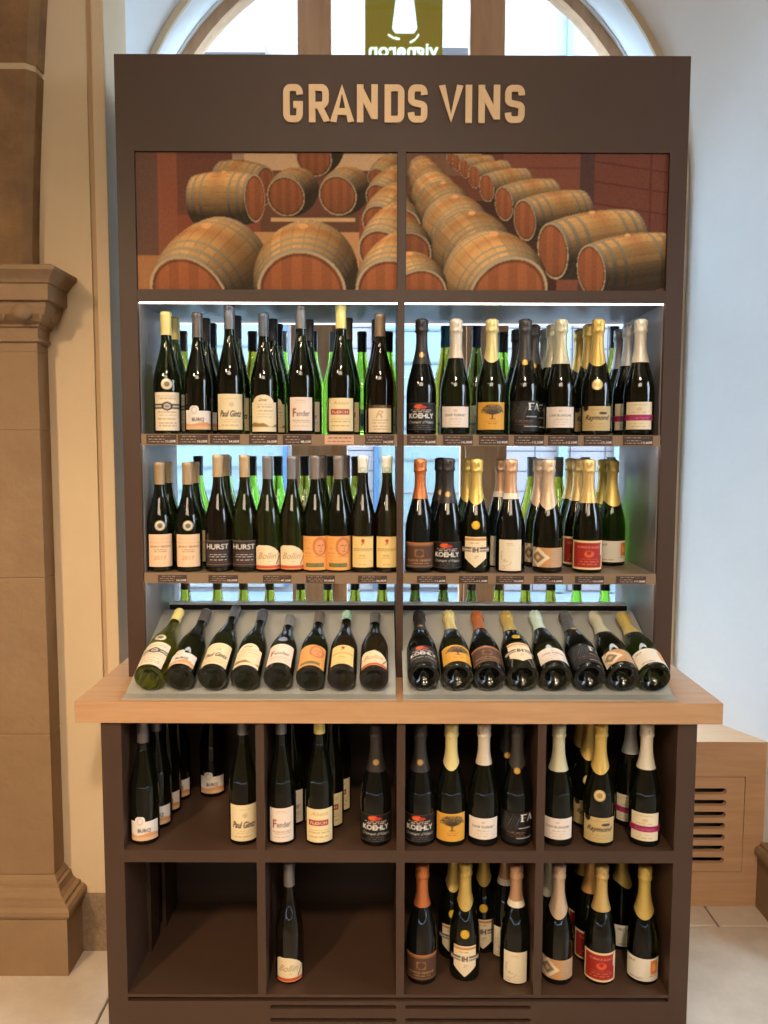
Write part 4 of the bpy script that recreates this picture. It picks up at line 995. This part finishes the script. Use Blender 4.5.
# ---- middle shelf, left bay
for nm, px, side in (('peach', 160.3, 'left'), ('peach', 188.3, 'right'), ('hurst', 218.5, 'left'), ('hurst', 245, 'right'), ('curve', 268, 'left'), ('curve', 292.3, 'right'),
                     ('face', 315.5, 'left'), ('face', 338.7, 'right'), ('yellow', 363, 'left'), ('yellow', 387, 'right')):
    put(nm, px, FR, Z2, 'bottle with %s, %s of two, middle shelf' % (V[nm]['desc'], side), gM1)
for nm, px, Y, lb in (('peach', 168.5, SE, 'tan-capped bottle behind the left peach label, middle shelf'), ('peach', 195, SE, 'tan-capped bottle behind the right peach label, middle shelf'),
                      ('hurst', 225.5, SE, 'tan-capped bottle behind the left black label, middle shelf'), ('face', 322, SE, 'grey-capped bottle behind the left orange portrait label, middle shelf'),
                      ('face', 345, SE, 'grey-capped bottle behind the right orange portrait label, middle shelf')):
    put(nm, px, Y, Z2, lb, gM1)
for px, gl, cp, lb in ((199, 'green', (22, 22, 26), 'lime green bottle with black cap backlit right of the peach labels'),
        (227.5, 'green', (60, 58, 52), 'lime green bottle mostly hidden behind the left black label'),
        (252.5, 'green', (22, 22, 26), 'lime green bottle with black cap backlit right of the black labels'),
        (278.5, 'green', (26, 30, 34), 'lime green bottle with black cap backlit between the wave-topped labels'),
        (305, 'olive', (28, 32, 32), 'olive bottle with black cap backlit left of the orange portrait labels'),
        (331, 'olive', (36, 40, 32), 'olive bottle with dark cap backlit between the orange portrait labels'),
        (356, 'olive', (70, 66, 50), 'olive bottle mostly hidden left of the pale yellow labels'),
        (531, 'olive', (130, 138, 146), 'yellow olive bottle with grey cap backlit left of the diamond label'),
        (557.8, 'olive', (126, 132, 140), 'yellow olive bottle with grey cap backlit right of the diamond label'),
        (584, 'green', (150, 140, 120), 'green bottle with tan cap hidden behind the red label'),
        (609.5, 'green', (170, 168, 164), 'green bottle with grey white cap behind the orange square label')):
    put('arch', px, RE, Z2, lb, gRM, glass=gl, cap=cp, label_on=False, seals=False, h=.315, metal=.1)
# ---- middle shelf, right bay
for nm, px, Y in (('brown', 420, FR), ('koehly', 448, FR), ('shield', 476, FR), ('tall', 510.5, FR), ('diam', 548, FR), ('red', 588, FR), ('orange', 611.5, .18)):
    kw = dict(rz=-.12) if nm in ('shield', 'koehly') else (dict(rz=-.02) if nm == 'orange' else {})
    put(nm, px, Y, Z2, 'sparkling bottle with %s, middle shelf' % V[nm]['desc'], gM2, **kw)
for nm, px, Y, lb in (('koehly', 440.5, SE, 'black-foiled bottle behind the black label, middle shelf'), ('shield', 467.5, SE, 'gold-foiled bottle behind the shield-shaped label, middle shelf'),
                      ('tall', 500.5, SE, 'rose gold-foiled bottle behind the tall cream label, middle shelf'), ('diam', 538.5, SE, 'champagne-foiled bottle behind the diamond label, middle shelf'),
                      ('red', 577.5, SE, 'gold-foiled bottle second behind the red label, middle shelf'), ('red', 570, TH, 'gold-foiled bottle third behind the red label, middle shelf'),
                      ('orange', 602.5, .265, 'gold-foiled bottle behind the orange square label, middle shelf')):
    put(nm, px, Y, Z2, lb, gM2)
# ---- low ledge behind the trays: only shoulders show
lows = [(186, 'olive', (92, 70, 50)), (218, 'olive', (96, 74, 52)), (244, 'olive', (96, 74, 52)), (270, 'olive', (60, 50, 40)), (301, 'olive', (24, 24, 26)), (328, 'olive', (24, 24, 26)), (355, 'olive', (24, 24, 26)), (382, 'olive', (24, 24, 26)),
        (415, 'dkol', (70, 62, 44)), (443, 'dkol', (70, 62, 44)), (471, 'dkol', (80, 66, 40)), (498, 'olive', (90, 80, 40)), (525, 'olive', (20, 20, 20)), (550, 'olive', (20, 20, 20)), (576, 'green', (18, 22, 22)), (604, 'green', (18, 22, 22))]
ords = ['first', 'second', 'third', 'fourth', 'fifth', 'sixth', 'seventh', 'eighth']
for k, (px, gl, cp) in enumerate(lows):
    gn = {'olive': 'olive', 'dkol': 'dark olive', 'green': 'bright green'}[gl]
    put('arch', px, .306, .8352, '%s bottle on the low ledge behind the %s tray, %s from the left' % (gn, 'left' if k < 8 else 'right', ords[k % 8]), gRL, glass=gl, cap=cp, label_on=False, seals=False, h=.315, metal=.1)

# ---- slanted trays
def lay(nm, px, lb, **k):
    v = V[nm]; R = .0375 if v['kind'] == 'f' else .0412
    s = .006 if v['kind'] == 'c' else .004
    ny, nz = -math.sin(SLOPE), math.cos(SLOPE)
    off = R+.004
    y = TY1+s*math.cos(SLOPE)+ny*off; z = .906+s*math.sin(SLOPE)+nz*off
    y += .006; z += .001
    return bottle(nm, px_x(px, y, z), y, z, lb, 'bottles lying on the slanted trays', lying=True, rz=0, **k)
for i, (nm, px, kw, d) in enumerate((('medal', 148.5, dict(glass='olive'), 'olive green bottle with cream capsule'), ('tab', 179.5, {}, 'dark bottle with low white tab-topped label'), ('script', 212.4, {}, 'dark bottle with cream script label'),
        ('arch', 245, {}, 'dark bottle with arched cream label'), ('rose', 277.7, {}, 'short dark bottle with pale pink label'), ('face', 310.4, dict(h=.318), 'dark bottle with orange portrait label'),
        ('yellow', 341.7, dict(cap=(170, 220, 200)), 'dark bottle with mint capsule and yellow label'), ('curve', 374, {}, 'dark bottle with grey capsule and wave-topped label'),
        ('koehly', 424, {}, 'sparkling bottle with black foil and white print'), ('tree', 457.7, {}, 'sparkling bottle with amber tree label'), ('brown', 489.6, {}, 'sparkling bottle with copper foil and brown label'),
        ('shield', 523, {}, 'sparkling bottle with gold foil and round seal'), ('white', 556, dict(cap=(206, 224, 206)), 'sparkling bottle with mint white foil and white label'), ('fa', 590, dict(cap=(104, 102, 100)), 'sparkling bottle with grey foil and slashed label'),
        ('diam', 623.5, dict(cap=(222, 214, 176)), 'sparkling bottle with pale foil and diamond label'), ('orange', 655, {}, 'sparkling bottle with gold foil and orange square label'))):
    lay(nm, px, d+', lying on the %s slanted tray' % ('left' if i < 8 else 'right'), **kw)

# ---- base cabinet, upper row
Z4, Z5 = .509, .119
g4, g5 = 'bottles in the upper bays of the base cabinet', 'bottles in the lower bays of the base cabinet'
F4 = -.142
for nm, px, Y, lb, kw in (
    ('tab', 144, F4, 'dark bottle with low white tab-topped label, front left of base cabinet', {}),
    ('tab', 157, -.058, 'dark bottle second in the far left file inside the base cabinet', {}),
    ('tab', 167, .025, 'dark bottle third in the far left file inside the base cabinet', {}),
    ('tab', 177.5, .108, 'dark bottle last in the far left file inside the base cabinet', {}),
    ('tab', 212, .135, 'dark bottle with white label alone at back of the top left bay', {}),
    ('script', 243.3, F4, 'dark bottle with cream script label in the top left bay', {}),
    ('fender', 281.5, F4, 'dark bottle with pinkish white label in second bay', {}),
    ('fender', 291.5, -.04, 'dark bottle behind the pinkish white label inside the second bay', {}),
    ('flesch', 319.5, F4, 'dark bottle with cream capsule and red-boxed label in second bay', {}),
    ('flesch', 330, -.055, 'dark bottle second behind the red-boxed label inside the second bay', {}),
    ('flesch', 338, .036, 'dark bottle third behind the red-boxed label inside the second bay', {}),
    ('koehly', 376, F4, 'black-foiled sparkling bottle alone at right of the second bay', {}),
    ('koehly', 420, F4, 'black-foiled sparkling bottle leftmost in the third top bay', {}),
    ('tree', 451, F4, 'sparkling bottle with yellow tree label in the third top bay', {}),
    ('white', 483.5, F4, 'sparkling bottle with pearl foil and white label in third top bay', {}),
    ('fa', 516.7, F4, 'sparkling bottle with slashed black label in the third top bay', {}),
    ('fa', 507, -.04, 'black-foiled bottle half hidden behind the slashed black label, base cabinet', {}),
    ('white2', 558, F4, 'sparkling bottle with silvery foil and white label, top right bay', {}),
    ('ray', 599.5, F4, 'sparkling bottle with gold foil and khaki label, top right bay', {}),
    ('ray', 588.5, -.05, 'gold-foiled bottle second behind the khaki label, top right bay', {}),
    ('ray', 580, .04, 'gold-foiled bottle third behind the khaki label, top right bay', {}),
    ('mag', 645.5, F4, 'sparkling bottle with white foil and magenta band, top right bay', {}),
    ('mag', 630, -.04, 'silver-foiled bottle behind the magenta band, top right bay', dict(cap=(200, 200, 196)))):
    put(nm, px, Y, Z4, lb, g4, **kw)
F5 = -.125
for nm, px, Y, lb, kw in (
    ('curve', 289.5, -.128, 'dark bottle with wave-topped cream label alone in a bottom bay', {}),
    ('brown', 422, F5, 'sparkling bottle with copper foil and brown label, bottom third bay', {}),
    ('shield', 465, -.112, 'sparkling bottle with gold foil and shield label, bottom third bay', {}),
    ('shield', 453, -.022, 'gold-foiled bottle behind on the left of the shield label, bottom third bay', {}),
    ('shield', 483.5, .005, 'gold-foiled bottle behind on the right of the shield label, bottom third bay', {}),
    ('tall', 515.7, F5, 'sparkling bottle with rose gold foil and tall label, bottom third bay', {}),
    ('tall', 505, -.02, 'rose gold-foiled bottle behind the tall label, bottom third bay', {}),
    ('diam', 558, F5, 'sparkling bottle with champagne foil and diamond label, bottom right bay', {}),
    ('diam', 547, -.02, 'silver-foiled bottle behind the diamond label, bottom right bay', dict(cap=(190, 186, 160))),
    ('red', 600.5, F5, 'sparkling bottle with gold foil and red label, bottom right bay', {}),
    ('red', 590, -.04, 'copper gold-foiled bottle second behind the red label, bottom right bay', dict(cap=(206, 156, 90))),
    ('red', 583, .05, 'gold-foiled bottle third behind the red label, bottom right bay', {}),
    ('orange', 643.5, F5, 'sparkling bottle with gold foil and orange square, bottom right bay', {}),
    ('orange', 621.5, .02, 'gold-foiled bottle behind with white label turned, bottom right bay', dict(rz=.5))):
    put(nm, px, Y, Z5, lb, g5, **kw)

# ================================================================== RING LAMP (assumed, seen only as a reflection on the bottles)
lamp = thing('assumed_ring_lamp', 'assumed long rectangular ring pendant lamp hanging in front of the display shelf', 'lamp', (-.25, -1.5, 3.1))
LM = mat('lamp_diffuser', (255, 250, 240), .5, emit=((1.0, .80, .58), 8.0))
for x0, x1, y0, y1 in ((-.47, -.43, -2.3, -.9), (-.07, -.03, -2.3, -.9), (-.43, -.07, -2.3, -2.26), (-.43, -.07, -.94, -.90)):
    rpart(box('light_tube', x0, x1, y0, y1, 3.08, 3.12, LM), lamp)
rpart(box('hanging_rod', -.26, -.25, -2.29, -2.28, 3.12, 4.2, STEEL), lamp)
rpart(box('hanging_rod', -.26, -.25, -.93, -.92, 3.12, 4.2, STEEL), lamp)
